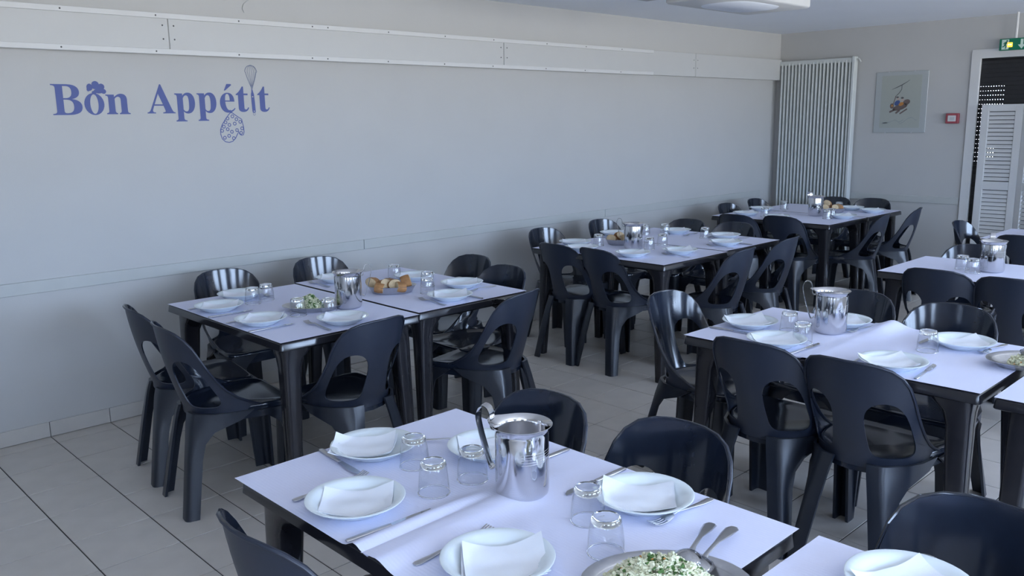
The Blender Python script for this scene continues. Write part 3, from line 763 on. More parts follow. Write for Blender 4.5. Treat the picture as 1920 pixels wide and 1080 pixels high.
PX, MX, PYY, MY = 0, pi, pi/2, -pi/2
WT, MT, FT = 'left wall table', 'middle wall table', 'far corner table'
G_ = 'dark plastic chairs around the dining tables'
CH = [
 (1.59, 3.83, PX-.15, 'dark plastic chair at the left end of the '+WT+', nearer the wall'),
 (1.545, 3.40, PX-.12, 'dark plastic chair side-on at the left end of the '+WT+', nearer the viewer'),
 (2.07, 4.25, MY, 'glossy dark chair behind the '+WT+', left of the two by the wall'),
 (2.66, 4.24, MY, 'glossy dark chair behind the '+WT+', right of the two by the wall'),
 (1.955, 3.09, PYY+.10, 'dark plastic chair seen from behind at the front of the '+WT+', left one'),
 (2.735, 3.045, PYY+.22, 'dark plastic chair seen from behind at the front of the '+WT+', right one'),
 (3.11, 3.80, MX, 'dark plastic chair at the right end of the '+WT+', nearer the wall'),
 (2.98, 3.38, MX, 'dark plastic chair at the right end of the '+WT+', farther from the wall'),
 (4.27, 3.80, PX-.03, 'dark chair seen from behind at the left end of the '+MT+', nearer wall'),
 (4.275, 3.44, PX-.11, 'dark chair seen from behind, left end of the '+MT+', away from wall'),
 (4.55, 4.18, MY, 'glossy dark chair behind the '+MT+', left of its wall-side pair'),
 (5.25, 4.21, MY, 'glossy dark chair behind the '+MT+', right of its wall-side pair'),
 (4.63, 2.99, PYY+.08, 'dark plastic chair at the front of the '+MT+', left of its front pair'),
 (5.26, 3.03, PYY+.08, 'dark plastic chair at the front of the '+MT+', right of its front pair'),
 (5.47, 3.90, MX, 'dark chair back at the right end of the '+MT+', nearer the wall'),
 (5.52, 3.50, MX, 'dark chair back at the right end of the '+MT+', farther from the wall'),
 (6.50, 3.84, PX, 'dark plastic chair at the left end of the '+FT+', nearer the wall'),
 (6.62, 3.49, PX, 'dark plastic chair at the left end of the '+FT+', farther from the wall'),
 (7.00, 4.15, MY, 'dark plastic chair behind the '+FT+', left of its wall-side pair'),
 (7.58, 4.19, MY, 'dark plastic chair behind the '+FT+', right of its wall-side pair'),
 (7.00, 3.14, PYY+.22, 'dark plastic chair at the front of the '+FT+', left of its front pair'),
 (7.61, 3.12, PYY+.24, 'dark plastic chair at the front of the '+FT+', right of its front pair'),
 (7.98, 3.90, MX, 'dark plastic chair at the right end of the '+FT+', by the radiator'),
 (8.05, 3.54, MX, 'dark plastic chair at the right end of the '+FT+', below the rail'),
 (2.93, 1.575, PX, 'dark plastic chair seen from behind at the right-hand table, left of the pair'),
 (2.93, 1.20, PX, 'dark plastic chair seen from behind at the right-hand table, right of the pair'),
 (3.19, 2.07, MY, 'glossy dark chair at the near end of the right-hand table, facing the camera side'),
 (3.57, 1.66, MX, 'dark chair back behind the right-hand table, left of the pair behind its jug'),
 (3.54, 1.24, MX, 'dark chair back behind the right-hand table, right of the far-side pair'),
 (4.87, 1.64, PX, 'dark plastic chair seen from behind at the far right table, left one'),
 (4.85, 1.27, PX, 'dark plastic chair seen from behind at the far right table, cut by the photo edge'),
 (5.42, 1.76, MX, 'dark chair back behind the jug of the far right table'),
 (6.87, 2.05, MY, 'small glossy dark chair beside the louvred door, at the farthest right table'),
 (6.55, 1.70, PX, 'dark chair seen from behind at the farthest right table by the louvred door'),
 (1.50, 1.65, MX, 'dark chair back behind the jug of the foreground table'),
 (1.56, 1.23, MX, 'large dark chair back on the far side of the foreground table, beside a plate'),
 (0.95, 1.53, PX, 'dark chair back at the bottom left, on the near side of the foreground table'),
 (1.60, 0.50, MX, 'dark chair back at the bottom right corner of the photo'),
]
for x, y, a, lab in CH: put(ch0, (x, y, 0), a, lab, G_)

# ================================================================== TABLES
TZ = 0.735
tb0 = thing('dining_table', 'dark resin table', 'table')
m = MB(); m.loft([rrect(-.35+e, .35-e, -.55+e, .55-e, max(.016-e, .002), TZ+z, 4) for e, z in ((.012, -.036), (.005, -.0355), (.002, -.033), (.0025, -.029), (.0062, -.0085), (.0075, -.0050), (.0110, -.0015), (.016, -.0002), (.030, 0))])
fin(m.obj('tabletop', M['table'], tb0), 40)
m = MB(); m.bbox(-0.31, 0.31, -0.51, 0.51, TZ-0.052, TZ-0.034, 0.006, 1); m.obj('under_frame', M['table'], tb0)
def table_leg(sx, sy):
    rings = []
    for z, hw, off in ((0.69, 0.072, 0.105), (0.675, 0.063, 0.097), (0.65, 0.046, 0.082), (0.61, 0.039, 0.075), (0.50, 0.036, 0.071), (0.0, 0.024, 0.052)):
        cx, cy = sx*(0.35-off), sy*(0.55-off); r_ = hw*0.45
        rings.append([(cx+p[0], cy+p[1], z) for p in [(q[0], q[1]) for q in rrect(-hw, hw, -hw, hw, r_, 0, 3)]])
    return MB().loft(rings[::-1])
for sx in (1, -1):
    for sy in (1, -1): fin(table_leg(sx, sy).obj('leg', M['table'], tb0), 50)
TB = {'A': (1.22, 1.333, 'dark resin table in the foreground, nearest whole table to the camera'),
      'A2': (1.23, 0.195, 'dark resin table cut off at the bottom right of the photo'),
      'B1': (1.943, 3.53, 'dark resin table by the wall on the left, left half of the pair'),
      'B2': (2.653, 3.56, 'dark resin table by the wall on the left, right half with the bread'),
      'C1': (4.420, 3.50, 'dark resin table of the middle wall pair, left half with the jug'),
      'C2': (5.130, 3.53, 'dark resin table of the middle wall pair, right half'),
      'E1': (6.83, 3.66, 'dark resin table in the far corner by the radiator, left half with the jug'),
      'E2': (7.54, 3.66, 'dark resin table in the far corner by the radiator, right half with the bread'),
      'D': (3.125, 1.367, 'dark resin table on the right with the shiny jug at its near end'),
      'D2': (3.125, 0.237, 'dark resin table cut by the right photo edge, past a dark gap'),
      'F': (5.05, 1.425, 'dark resin table at far right with jug, behind the right-hand table'),
      'G': (6.77, 1.45, 'dark resin table farthest right, before the louvred door')}
for k, (x, y, lab) in TB.items(): put(tb0, (x, y, 0), 0, lab, 'dark rectangular dining tables')

# paper cloths: height field grids with a turned-down edge
def cloth(x0, x1, y0, y1, label, bump=None, edge=None, lift=0.0, res=0.02):
    nx = max(2, int((x1-x0)/res)); ny = max(2, int((y1-y0)/res))
    rnd = random.Random(hash((round(x0, 2), round(y0, 2))) % 1000)
    ph = [rnd.uniform(0, 6) for _ in range(4)]
    v = []; f = []
    for j in range(ny+1):
        for i in range(nx+1):
            x = x0+(x1-x0)*i/nx; y = y0+(y1-y0)*j/ny
            z = TZ+0.0016+lift+0.0007*(1+sin(x*11+ph[0])*sin(y*9+ph[1]))
            if bump: z += bump(x, y)
            X, Y = x, y
            if edge: X, Y, z = edge(x, y, z, i/nx, j/ny)
            v.append((X, Y, z))
    n1 = nx+1
    for j in range(ny):
        for i in range(nx): f.append((j*n1+i, j*n1+i+1, (j+1)*n1+i+1, (j+1)*n1+i))
    bm = bmesh.new(); bv = [bm.verts.new(p) for p in v]
    for q in f: bm.faces.new([bv[i] for i in q])
    bmesh.ops.solidify(bm, geom=bm.faces[:], thickness=0.0006)
    m = MB(); m.bm(bm, True)
    o = merge_sharp(m.obj('tablecloth', M['cloth']), 50)
    return tag(o, label, 'tablecloth')
def gs(v, c, w): return math.exp(-((v-c)/w)**2)
def ss(a, b, v):
    t = max(0, min(1, (v-a)/(b-a))); return t*t*(3-2*t)
def bumpA(x, y):
    f1 = 1-ss(1.10, 1.32, x); f2 = 1-ss(1.36, 1.52, x)
    return 0.017*gs(y, 1.372+0.02*(x-0.87), 0.024)*f1 + 0.006*gs(y, 1.33, 0.03)*f2
def bumpA2(x, y):
    f2 = 1-ss(1.15, 1.45, x)
    return 0.014*gs(y, 1.292+0.03*(x-0.87), 0.035)*f2*(1 if y < 1.34 else 1)
def edgeA(x, y, z, u, v):
    return x-(0.006 if u == 0 else 0), y, z
cloth(0.870, 1.573, 1.325, 1.890, 'white embossed paper sheet on the foreground table, far half', bumpA, edgeA, 0, 0.0125)
cloth(0.868, 1.573, 0.783, 1.345, 'white embossed paper sheet on the foreground table, near half with the fold', lambda x, y: bumpA2(x, y)+0.006*ss(1.30, 1.335, y)*(1-ss(1.3, 1.5, x)), edgeA, 0.0012, 0.0125)
cloth(0.882, 1.578, -0.35, 0.742, 'white paper cloth on the table cut off at bottom right')
cloth(1.597, 2.288, 2.985, 4.075, 'white paper cloth on the left table by the wall, under the salad dish')
cloth(2.308, 2.998, 3.015, 4.105, 'white paper cloth on the left table by the wall, under the bread dish')
cloth(4.074, 4.766, 2.955, 4.045, 'white paper cloth on the middle wall table, left half under the jug')
cloth(4.784, 5.476, 2.985, 4.075, 'white paper cloth on the middle wall table, right half')
cloth(6.484, 7.176, 3.115, 4.205, 'white paper cloth on the far corner table, left half under the jug')
cloth(7.194, 7.886, 3.115, 4.205, 'white paper cloth on the far corner table, right half under the bread')
cloth(2.778, 3.472, 1.415, 1.912, 'white paper sheet under the jug on the right-hand table')
def bumpD(x, y): return 0.022*gs(y, 1.365+0.02*(x-3.4), 0.045)*ss(3.12, 3.40, x)+0.004*gs(y, 1.39, 0.03)
cloth(2.778, 3.474, 0.820, 1.445, 'white paper sheet with a raised fold on the right-hand table', bumpD, None, 0.0012, 0.0125)
cloth(2.778, 3.472, -0.31, 0.782, 'white paper cloth on the table cut by the right photo edge')
cloth(4.704, 5.396, 0.878, 1.968, 'white paper cloth on the far right table with the jug')
cloth(6.424, 7.116, 0.905, 1.995, 'white paper cloth on the farthest right table by the louvred door')
CZ = TZ+0.0035

# ================================================================== TABLEWARE
pl0 = MB().lathe([(0.0, 0.0035), (0.052, 0.003), (0.056, 0.0), (0.060, 0.0), (0.063, 0.004), (0.080, 0.010), (0.094, 0.021), (0.110, 0.0285), (0.1115, 0.0305), (0.1095, 0.0315), (0.093, 0.0255), (0.080, 0.0165), (0.068, 0.0095), (0.05, 0.0075), (0.0, 0.007)], 40).obj('plate', M['porc'])
fin(pl0, 60); tag(pl0, 'plate', 'plate')
def napkin_mesh(seed):
    """folded tissue: two leaves, each a thin slab that bends over the well of the plate"""
    rnd = random.Random(seed); nx, ny = 16, 12; w, h = 0.148, 0.116
    a0, a1, a2 = [rnd.uniform(0, 6) for _ in range(3)]
    c1, c2 = rnd.uniform(0.006, 0.016), rnd.uniform(0.002, 0.012)
    m = MB()
    for lay in (0, 1):
        ox, oy = lay*rnd.uniform(-0.005, 0.005), lay*rnd.uniform(-0.004, 0.004); rot = lay*rnd.uniform(-0.06, 0.06)
        top = []
        for j in range(ny+1):
            for i in range(nx+1):
                u, v = i/nx-0.5, j/ny-0.5
                x, y = u*w, v*h
                x, y = x*cos(rot)-y*sin(rot)+ox, x*sin(rot)+y*cos(rot)+oy
                r_ = math.hypot(x, y)
                z = 0.0095+max(0, r_-0.060)*0.40+0.0016*(sin(u*8+a0)*cos(v*6+a1)+1)+lay*0.0022
                z += (0.4+0.6*lay)*(c1*max(0, (u+v)/1.0)**2.2+c2*max(0, (-u+v*0.6)/0.8)**2.2)+lay*0.0012*sin(v*11+a2)
                top.append((x, y, z))
        n_ = len(top); n1 = nx+1; f = []
        for j in range(ny):
            for i in range(nx):
                q = (j*n1+i, j*n1+i+1, (j+1)*n1+i+1, (j+1)*n1+i); f.append(q); f.append(tuple(k+n_ for k in q[::-1]))
        for i in range(nx): f += [(i+1, i, i+n_, i+1+n_), (ny*n1+i, ny*n1+i+1, ny*n1+i+1+n_, ny*n1+i+n_)]
        for j in range(ny): f += [(j*n1, (j+1)*n1, (j+1)*n1+n_, j*n1+n_), ((j+1)*n1+nx, j*n1+nx, j*n1+nx+n_, (j+1)*n1+nx+n_)]
        m.add(top+[(p[0], p[1], p[2]-0.0012) for p in top], f, True)
    me = m.mesh('napkin'); me.set_sharp_from_angle(angle=radians(40)); return me
NAPS = []
for s in range(5):
    me = napkin_mesh(s+3)
    me.materials.append(M['napkin']); NAPS.append(me)
# knife and fork lie along +x (tip at +x), origin at the middle
kn0 = thing('table_knife', 'knife', 'knife')
m = MB(); m.loft([[(x, w*c, 0.0038+t*s) for c, s in [(cos(2*pi*i/8), sin(2*pi*i/8)) for i in range(8)]] for x, w, t in ((-0.108, 0.005, 0.0022), (-0.103, 0.0075, 0.0034), (-0.06, 0.0078, 0.0036), (-0.02, 0.0062, 0.0034), (-0.006, 0.0060, 0.0032), (0.0, 0.0045, 0.003))]); m.obj('handle', M['steel2'], kn0)
m = MB(); bl_ = [(0, -0.004), (0.006, -0.009), (0.06, -0.0105), (0.09, -0.008), (0.104, 0.0), (0.108, 0.008), (0.06, 0.0085), (0.0, 0.006)]
m.add([(x, y, 0.0045) for x, y in bl_]+[(x, y, 0.0032) for x, y in bl_], [tuple(range(8)), tuple(range(15, 7, -1))]+[(i, i+8, (i+1) % 8+8, (i+1) % 8) for i in range(8)]); m.obj('blade', M['steel'], kn0)
fk0 = thing('table_fork', 'fork', 'fork')
def bend(x): return 0.0022+0.010*max(0, 1-((x-0.02)/0.045)**2)*0.6+(0.008*((x-0.075)/0.03)**2 if x > 0.075 else 0)
m = MB(); m.loft([[(x, w*c, bend(x)+0.0014+t*s) for c, s in [(cos(2*pi*i/8), sin(2*pi*i/8)) for i in range(8)]] for x, w, t in ((-0.100, 0.006, 0.001), (-0.092, 0.0095, 0.0014), (-0.06, 0.008, 0.0015), (-0.01, 0.0035, 0.0018), (0.02, 0.003, 0.0018), (0.035, 0.0045, 0.0016))]); m.obj('handle', M['steel2'], fk0)
m = MB(); m.loft([[(x, y, bend(x)+z) for y, z in ((-w, 0), (w, 0), (w, 0.0018), (-w, 0.0018))] for x, w in ((0.034, 0.004), (0.042, 0.011), (0.055, 0.0125), (0.062, 0.0125))])
for k in range(4):
    yc = -0.0103+k*0.00687
    m.loft([[(x, yc+y, bend(x)+z) for y, z in ((-0.0019, 0), (0.0019, 0), (0.0019, 0.0016), (-0.0019, 0.0016))] for x in (0.061, 0.075, 0.09, 0.104)])
m.obj('tines', M['steel2'], fk0)
sp0 = thing('serving_spoon', 'spoon', 'spoon')
m = MB(); m.loft([[(x, w*c, z+0.0016*s) for c, s in [(cos(2*pi*i/8), sin(2*pi*i/8)) for i in range(8)]] for x, w, z in ((-0.125, 0.007, 0.004), (-0.115, 0.0115, 0.0045), (-0.08, 0.010, 0.007), (-0.03, 0.0045, 0.011), (0.02, 0.004, 0.011), (0.034, 0.006, 0.008))]); m.obj('handle', M['steel2'], sp0)
bm = bmesh.new(); NN, KK = 18, 6
ctr = bm.verts.new((0.068, 0, 0.020)); rows = []
for k in range(1, KK+1):
    f_ = k/KK; rows.append([bm.verts.new((0.068+0.038*f_*cos(2*pi*i/NN), 0.026*f_*sin(2*pi*i/NN), 0.020-0.013*f_**2.2)) for i in range(NN)])
for i in range(NN): bm.faces.new((ctr, rows[0][i], rows[0][(i+1) % NN]))
for k in range(KK-1):
    for i in range(NN): bm.faces.new((rows[k][i], rows[k+1][i], rows[k+1][(i+1) % NN], rows[k][(i+1) % NN]))
bmesh.ops.solidify(bm, geom=bm.faces[:], thickness=0.0012)
m = MB(); m.bm(bm, True); m.obj('bowl', M['steel'], sp0)
# inverted tumbler
gl0 = thing('glass_tumbler', 'glass', 'glass')
def facet(prof, n=32, amp=0.035):
    rings = [[(max(r, 1e-5)*(1+amp*(1 if i % 4 < 2 else 0)*(1 if 0.010 < z < 0.066 else 0))*cos(2*pi*i/n), max(r, 1e-5)*(1+amp*(1 if i % 4 < 2 else 0)*(1 if 0.010 < z < 0.066 else 0))*sin(2*pi*i/n), z) for i in range(n)] for r, z in prof]
    m_ = MB(); m_.loft(rings, False, False, True); return m_
facet([(0.0375, 0.0), (0.0375, 0.004), (0.0362, 0.010), (0.0350, 0.030), (0.0325, 0.055), (0.0312, 0.066), (0.0315, 0.068), (0.0300, 0.076), (0.0275, 0.079)]).obj('wall', M['glass'], gl0)
facet([(0.0362, 0.0), (0.0340, 0.030), (0.0312, 0.058), (0.0296, 0.066)]).obj('inner_wall', M['glass'], gl0)
m = MB(); m.lathe([(0.0, 0.061), (0.020, 0.0615), (0.0290, 0.064), (0.0306, 0.0685), (0.0292, 0.0755), (0.0265, 0.0785), (0.0225, 0.0785), (0.018, 0.0765), (0.0, 0.0765)], 28); m.obj('base', M['base'], gl0)
m = MB(); m.tube([(0.0370*cos(2*pi*i/28), 0.0370*sin(2*pi*i/28), 0.0016) for i in range(29)], 0.0016, 6, caps=False); m.obj('rim', M['base'], gl0)
# steel jug, handle towards +x
jg0 = thing('steel_jug', 'jug', 'jug')
nj = 48
def jring(r_, z, spout=0.0):
    out = []
    for i in range(nj):
        a = 2*pi*i/nj; d = abs(((a-pi+pi) % (2*pi))-pi)
        s = spout*math.exp(-(d/0.42)**2)
        out.append(((r_+s)*cos(a), (r_+s)*sin(a), z+s*0.35))
    return out
JP = [(0.001, 0.0, 0), (0.048, 0.0, 0), (0.055, 0.002, 0), (0.0605, 0.008, 0), (0.062, 0.016, 0), (0.062, 0.148, 0), (0.0612, 0.152, 0), (0.0616, 0.156, 0.001), (0.064, 0.162, 0.004), (0.069, 0.168, 0.010), (0.071, 0.1695, 0.012), (0.070, 0.1702, 0.012), (0.066, 0.167, 0.009), (0.0615, 0.160, 0.003), (0.0595, 0.152, 0), (0.0595, 0.02, 0), (0.050, 0.008, 0), (0.001, 0.006, 0)]
m = MB(); m.loft([[(-p[0], p[1], p[2]) for p in jring(*j)][::-1] for j in JP], True, True); fin(m.obj('body', M['steel'], jg0), 60)
mk = MB()
for k in range(5): mk.tube([(0.0622*cos(a), 0.0622*sin(a), 0.092+k*0.006) for a in [pi*0.62+pi*0.76*i/14 for i in range(15)]], 0.0005, 4)
mk.obj('graduation_lines', M['steel2'], jg0)
hp = [(0.060, 0.060), (0.072, 0.052), (0.078, 0.056), (0.088, 0.085), (0.100, 0.125), (0.108, 0.160), (0.110, 0.180), (0.105, 0.196), (0.094, 0.203), (0.082, 0.198), (0.076, 0.185), (0.074, 0.170), (0.0735, 0.158), (0.070, 0.150), (0.061, 0.149)]
hp = [hp[0]]+[tuple(0.5*(2*hp[i][d]+(hp[min(i+1, 14)][d]-hp[max(i-1, 0)][d])*t+(2*hp[max(i-1, 0)][d]-5*hp[i][d]+4*hp[min(i+1, 14)][d]-hp[min(i+2, 14)][d])*t*t+(3*hp[i][d]-hp[max(i-1, 0)][d]-3*hp[min(i+1, 14)][d]+hp[min(i+2, 14)][d])*t**3) for d in (0, 1)) for i in range(14) for t in (0.25, 0.5, 0.75, 1.0)]
m = MB(); rings = []
for i, (x, z) in enumerate(hp):
    a = Vector(hp[min(i+1, len(hp)-1)])-Vector(hp[max(i-1, 0)]); a.normalize(); n_ = Vector((-a.y, a.x)); w = 0.0125; t = 0.0009
    rings.append([(x+n_.x*t, -w, z+n_.y*t), (x+n_.x*t*1.6, 0, z+n_.y*t*1.6), (x+n_.x*t, w, z+n_.y*t), (x-n_.x*t, w, z-n_.y*t), (x-n_.x*t, -w, z-n_.y*t)])
m.loft(rings); fin(m.obj('handle', M['steel'], jg0), 50)
# oval steel dish (long axis x)
def oval_dish(name, label, a, b, depth, loc, rz, flare=0.012):
    n_ = 36
    def rg_(f, z, e=0): return [((a*f+e)*cos(2*pi*i/n_), (b*f+e)*sin(2*pi*i/n_), z) for i in range(n_)]
    m_ = MB(); m_.loft([rg_(0.01, 0), rg_(0.70, 0), rg_(0.76, 0.003), rg_(0.90, depth*0.85), rg_(0.92, depth), rg_(0.92, depth+0.001, flare), rg_(0.92, depth+0.003, flare+0.001), rg_(0.92, depth+0.0025, flare*0.4), rg_(0.88, depth*0.80), rg_(0.74, 0.006), rg_(0.68, 0.0035), rg_(0.01, 0.0035)])
    o = fin(m_.obj(name, M['steel2']), 60); o.location = loc; o.rotation_euler = (0, 0, rz)
    return tag(o, label, 'dish')
def salad(label, a, b, h, loc, rz, n_, seed, green, crown):
    """heap of grated pieces: nobody could count it"""
    rnd = random.Random(seed); m_ = MB(); idx = []
    k = 14
    m_.loft([[(a*f*cos(2*pi*i/k), b*f*sin(2*pi*i/k), h*(1-f**2)*0.86) for i in range(k)] for f in (1, 0.8, 0.55, 0.3, 0.01)], True, True)
    idx += [0]*len(m_.f)
    tufts = [(crown[0]+rnd.gauss(0, crown[2]*0.6), crown[1]+rnd.gauss(0, crown[2]*0.5)) for _ in range(16)]
    for _ in range(n_):
        f_ = sqrt(rnd.random()); t = rnd.uniform(0, 2*pi)
        x, y = a*f_*cos(t), b*f_*sin(t); z = h*(1-f_**2)*0.9+rnd.uniform(-0.001, 0.006)+0.004*sin(x*140)*cos(y*120)
        l_ = rnd.uniform(0.008, 0.020); w = rnd.uniform(0.0022, 0.0046); d = Vector((rnd.uniform(-1, 1), rnd.uniform(-1, 1), rnd.uniform(-0.5, 0.5))).normalized()
        mi = 0; near = max(math.exp(-((x-q[0])**2+(y-q[1])**2)/0.00022) for q in tufts)
        if rnd.random() < green*near: mi = 1; l_ *= 0.6
        elif rnd.random() < 0.015: mi = 2
        s = d.cross(Vector((0, 0, 1))).normalized()*w; u = s.cross(d).normalized()*w*0.7
        p = Vector((x, y, z)); e0, e1 = p-d*l_/2, p+d*l_/2
        m_.add([e0+s, e0+u, e0-s, e1+s, e1+u, e1-s], [(0, 1, 4, 3), (1, 2, 5, 4), (2, 0, 3, 5), (0, 2, 1), (3, 4, 5)]); idx += [mi]*5
    o = m_.obj('salad', M['salad']); o.data.materials.append(M['herb']); o.data.materials.append(M['carrot'])
    o.data.polygons.foreach_set('material_index', idx); o.data.update()
    o.location = loc; o.rotation_euler = (0, 0, rz)
    return tag(o, label, 'salad', None, 'stuff')
# bread piece
br0 = thing('bread_piece', 'bread', 'bread')
def bread_meshes():
    n_ = 14; rings = []; rnd = random.Random(4)
    for x, f_ in ((-0.022, 1.0), (-0.012, 1.05), (0.0, 1.06), (0.012, 1.03), (0.022, 0.98)):
        rings.append([(x, 0.034*f_*cos(2*pi*i/n_)*(1+rnd.uniform(-.04, .04)), 0.024*f_*sin(2*pi*i/n_)*(1+rnd.uniform(-.04, .04))) for i in range(n_)])
    m_ = MB(); m_.loft(rings, False, False); m_.obj('crust', M['crust'], br0)
    for s in (0, -1):
        r_ = rings[s]; x = r_[0][0]; bx = 0.004 if s else -0.004
        mm = MB(); mm.loft([[(x, p[1]*0.97, p[2]*0.97) for p in r_], [(x+bx*0.6, p[1]*0.7, p[2]*0.7) for p in r_], [(x+bx*0.8, p[1]*0.01, p[2]*0.01) for p in r_]], False, True)
        mm.obj('crumb_face', M['crumb'], br0)
bread_meshes()
def bread_heap(cx, cy, rz, a, b, items, where):
    for i, (u, v, z, ax, ay, az, lab) in enumerate(items):
        x = cx+u*a*cos(rz)-v*b*sin(rz); y = cy+u*a*sin(rz)+v*b*cos(rz)
        o = put(br0, (x, y, CZ+z), az, lab+' '+where, 'bread pieces '+where)
        o.rotation_euler = (ax, ay, az)

# place settings: (plate x, y, facing angle of the diner, napkin turn, where, knife, fork)
# knife / fork: None or (handle x, y, tip x, y)
def lay(src, h, t, label, z=CZ):
    x, y = (h[0]+t[0])/2, (h[1]+t[1])/2
    return put(src, (x, y, z), math.atan2(t[1]-h[1], t[0]-h[0]), label)
SET = [
 # foreground table
 (1.192, 1.770, -0.80, 'on the left of the foreground table, its farthest plate', (1.104, 1.885, 1.085, 1.675), (1.300, 1.780, 1.430, 1.640)),
 (0.975, 1.530, 0.10-0.80, 'at the left corner of the foreground table', (0.872, 1.412, 1.088, 1.398), (0.888, 1.662, 1.100, 1.668)),
 (1.018, 1.112, -0.70, 'at the bottom edge of the photo, on the foreground table', None, (0.905, 1.236, 1.120, 1.240)),
 (1.400, 1.548, -0.60, 'half hidden behind the jug on the foreground table', (1.560, 1.422, 1.345, 1.428), None),
 (1.438, 1.085, -0.90, 'before the large chair back on the foreground table', (1.560, 1.238, 1.350, 1.242), (1.568, 0.990, 1.365, 1.008)),
 (1.475, 0.520, -0.50, 'on the table cut off at bottom right', None, None),
 # left wall table
 (1.705, 3.745, -0.6, 'at the left end of the left wall table, far side', (1.602, 3.625, 1.808, 3.622), (1.602, 3.86, 1.81, 3.86)),
 (1.705, 3.345, -0.9, 'at the left end of the left wall table, near corner', (1.596, 3.235, 1.80, 3.235), (1.60, 3.462, 1.805, 3.462)),
 (1.905, 3.930, -0.4, 'before the left glossy chair of the left wall table', None, (2.02, 4.04, 2.02, 3.84)),
 (1.960, 3.100, -0.7, 'at the front of the left wall table, by the salad', None, (1.845, 3.020, 1.850, 3.215)),
 (2.480, 3.960, -0.7, 'behind the jug on the left wall table', None, (2.36, 3.85, 2.36, 4.04)),
 (2.838, 3.335, -0.7, 'at the right end of the left wall table, near side', None, (2.965, 3.215, 2.770, 3.205)),
 (2.590, 3.135, -0.7, 'at the front of the left wall table, right half', (2.70, 3.03, 2.70, 3.23), (2.482, 3.035, 2.490, 3.240)),
 (2.800, 3.690, -0.7, 'at the far right end of the left wall table', None, None),
 # middle wall table
 (4.350, 3.900, -0.7, 'on the middle wall table, near its wall-side left chair', None, None),
 (4.190, 3.700, -0.7, 'behind the left end chair of the middle wall table', None, None),
 (4.220, 3.300, -0.7, 'at the near left corner of the middle wall table', None, None),
 (4.500, 3.140, -0.7, 'at the front middle of the middle wall table', None, (4.40, 3.0, 4.40, 3.2)),
 (5.300, 3.740, -0.7, 'at the far right of the middle wall table', None, (5.40, 3.62, 5.21, 3.60)),
 (5.300, 3.320, -0.7, 'at the right end of the middle wall table, near side', (5.42, 3.44, 5.22, 3.44), (5.42, 3.20, 5.22, 3.20)),
 (5.010, 3.130, -0.7, 'at the front right of the middle wall table', (5.12, 3.0, 5.12, 3.2), (4.90, 3.0, 4.90, 3.2)),
 (4.900, 4.000, -0.7, 'behind the bread of the middle wall table', None, None),
 # right-hand table
 (3.070, 1.790, -0.75, 'at the near end of the right-hand table', (2.945, 1.90, 2.965, 1.69), None),
 (2.880, 1.565, -0.75, 'on the right-hand table, over the left chair back', (2.790, 1.463, 3.0, 1.452), None),
 (3.345, 1.525, -0.75, 'half hidden behind the jug on the right-hand table', None, (3.435, 1.418, 3.225, 1.455)),
 (2.880, 1.130, -0.75, 'on the right-hand table, over the right chair back', (2.795, 1.020, 3.0, 1.035), (2.79, 1.25, 2.99, 1.25)),
 (3.315, 1.055, -0.75, 'on the far side of the right-hand table', (3.45, 1.175, 3.25, 1.185), (3.458, 0.948, 3.255, 0.972)),
 # far corner table
 (6.680, 3.980, -0.7, 'on the far corner table, left end by the wall', None, None),
 (6.600, 3.640, -0.7, 'on the far corner table, left end near the chair back', None, (6.69, 3.77, 6.89, 3.77)),
 (7.120, 4.080, -0.7, 'on the far corner table, before the radiator', (7.00, 3.98, 7.2, 3.86), None),
 (7.660, 3.480, -0.7, 'on the far corner table, right of the bread', None, None),
 (7.560, 3.240, -0.7, 'on the far corner table, near front right edge', None, None),
 (6.980, 3.240, -0.7, 'on the far corner table, front middle', None, None),
 # farthest right table
 (6.830, 1.700, -0.7, 'on the farthest right table by the louvred door', None, None),
]
NAP_OFF = {0: (-0.022, 0.012, 0.006), 4: (-0.006, 0.008, 0.002), 2: (0.004, -0.01, 0.0), 22: (-0.012, 0.010, 0.004), 25: (-0.012, 0.010, 0.004)}
for i, (x, y, na, where, kn, fk) in enumerate(SET):
    put(pl0, (x, y, CZ), 0, 'white round plate '+where, 'white plates on the dining tables')
    o = bpy.data.objects.new('napkin', NAPS[i % 5]); COL.objects.link(o)
    dx, dy, dz = NAP_OFF.get(i, (0, 0, 0))
    o.location = (x+dx, y+dy, CZ+0.001+dz); o.rotation_euler = (0, 0, na); o.scale = (1.07, 1.07, 1.0)
    tag(o, 'napkin on the plate '+where, 'napkin', 'white paper napkins on the plates')
    if kn: lay(kn0, kn[:2], kn[2:], 'knife beside the plate '+where)
    if fk: lay(fk0, fk[:2], fk[2:], 'fork beside the plate '+where)

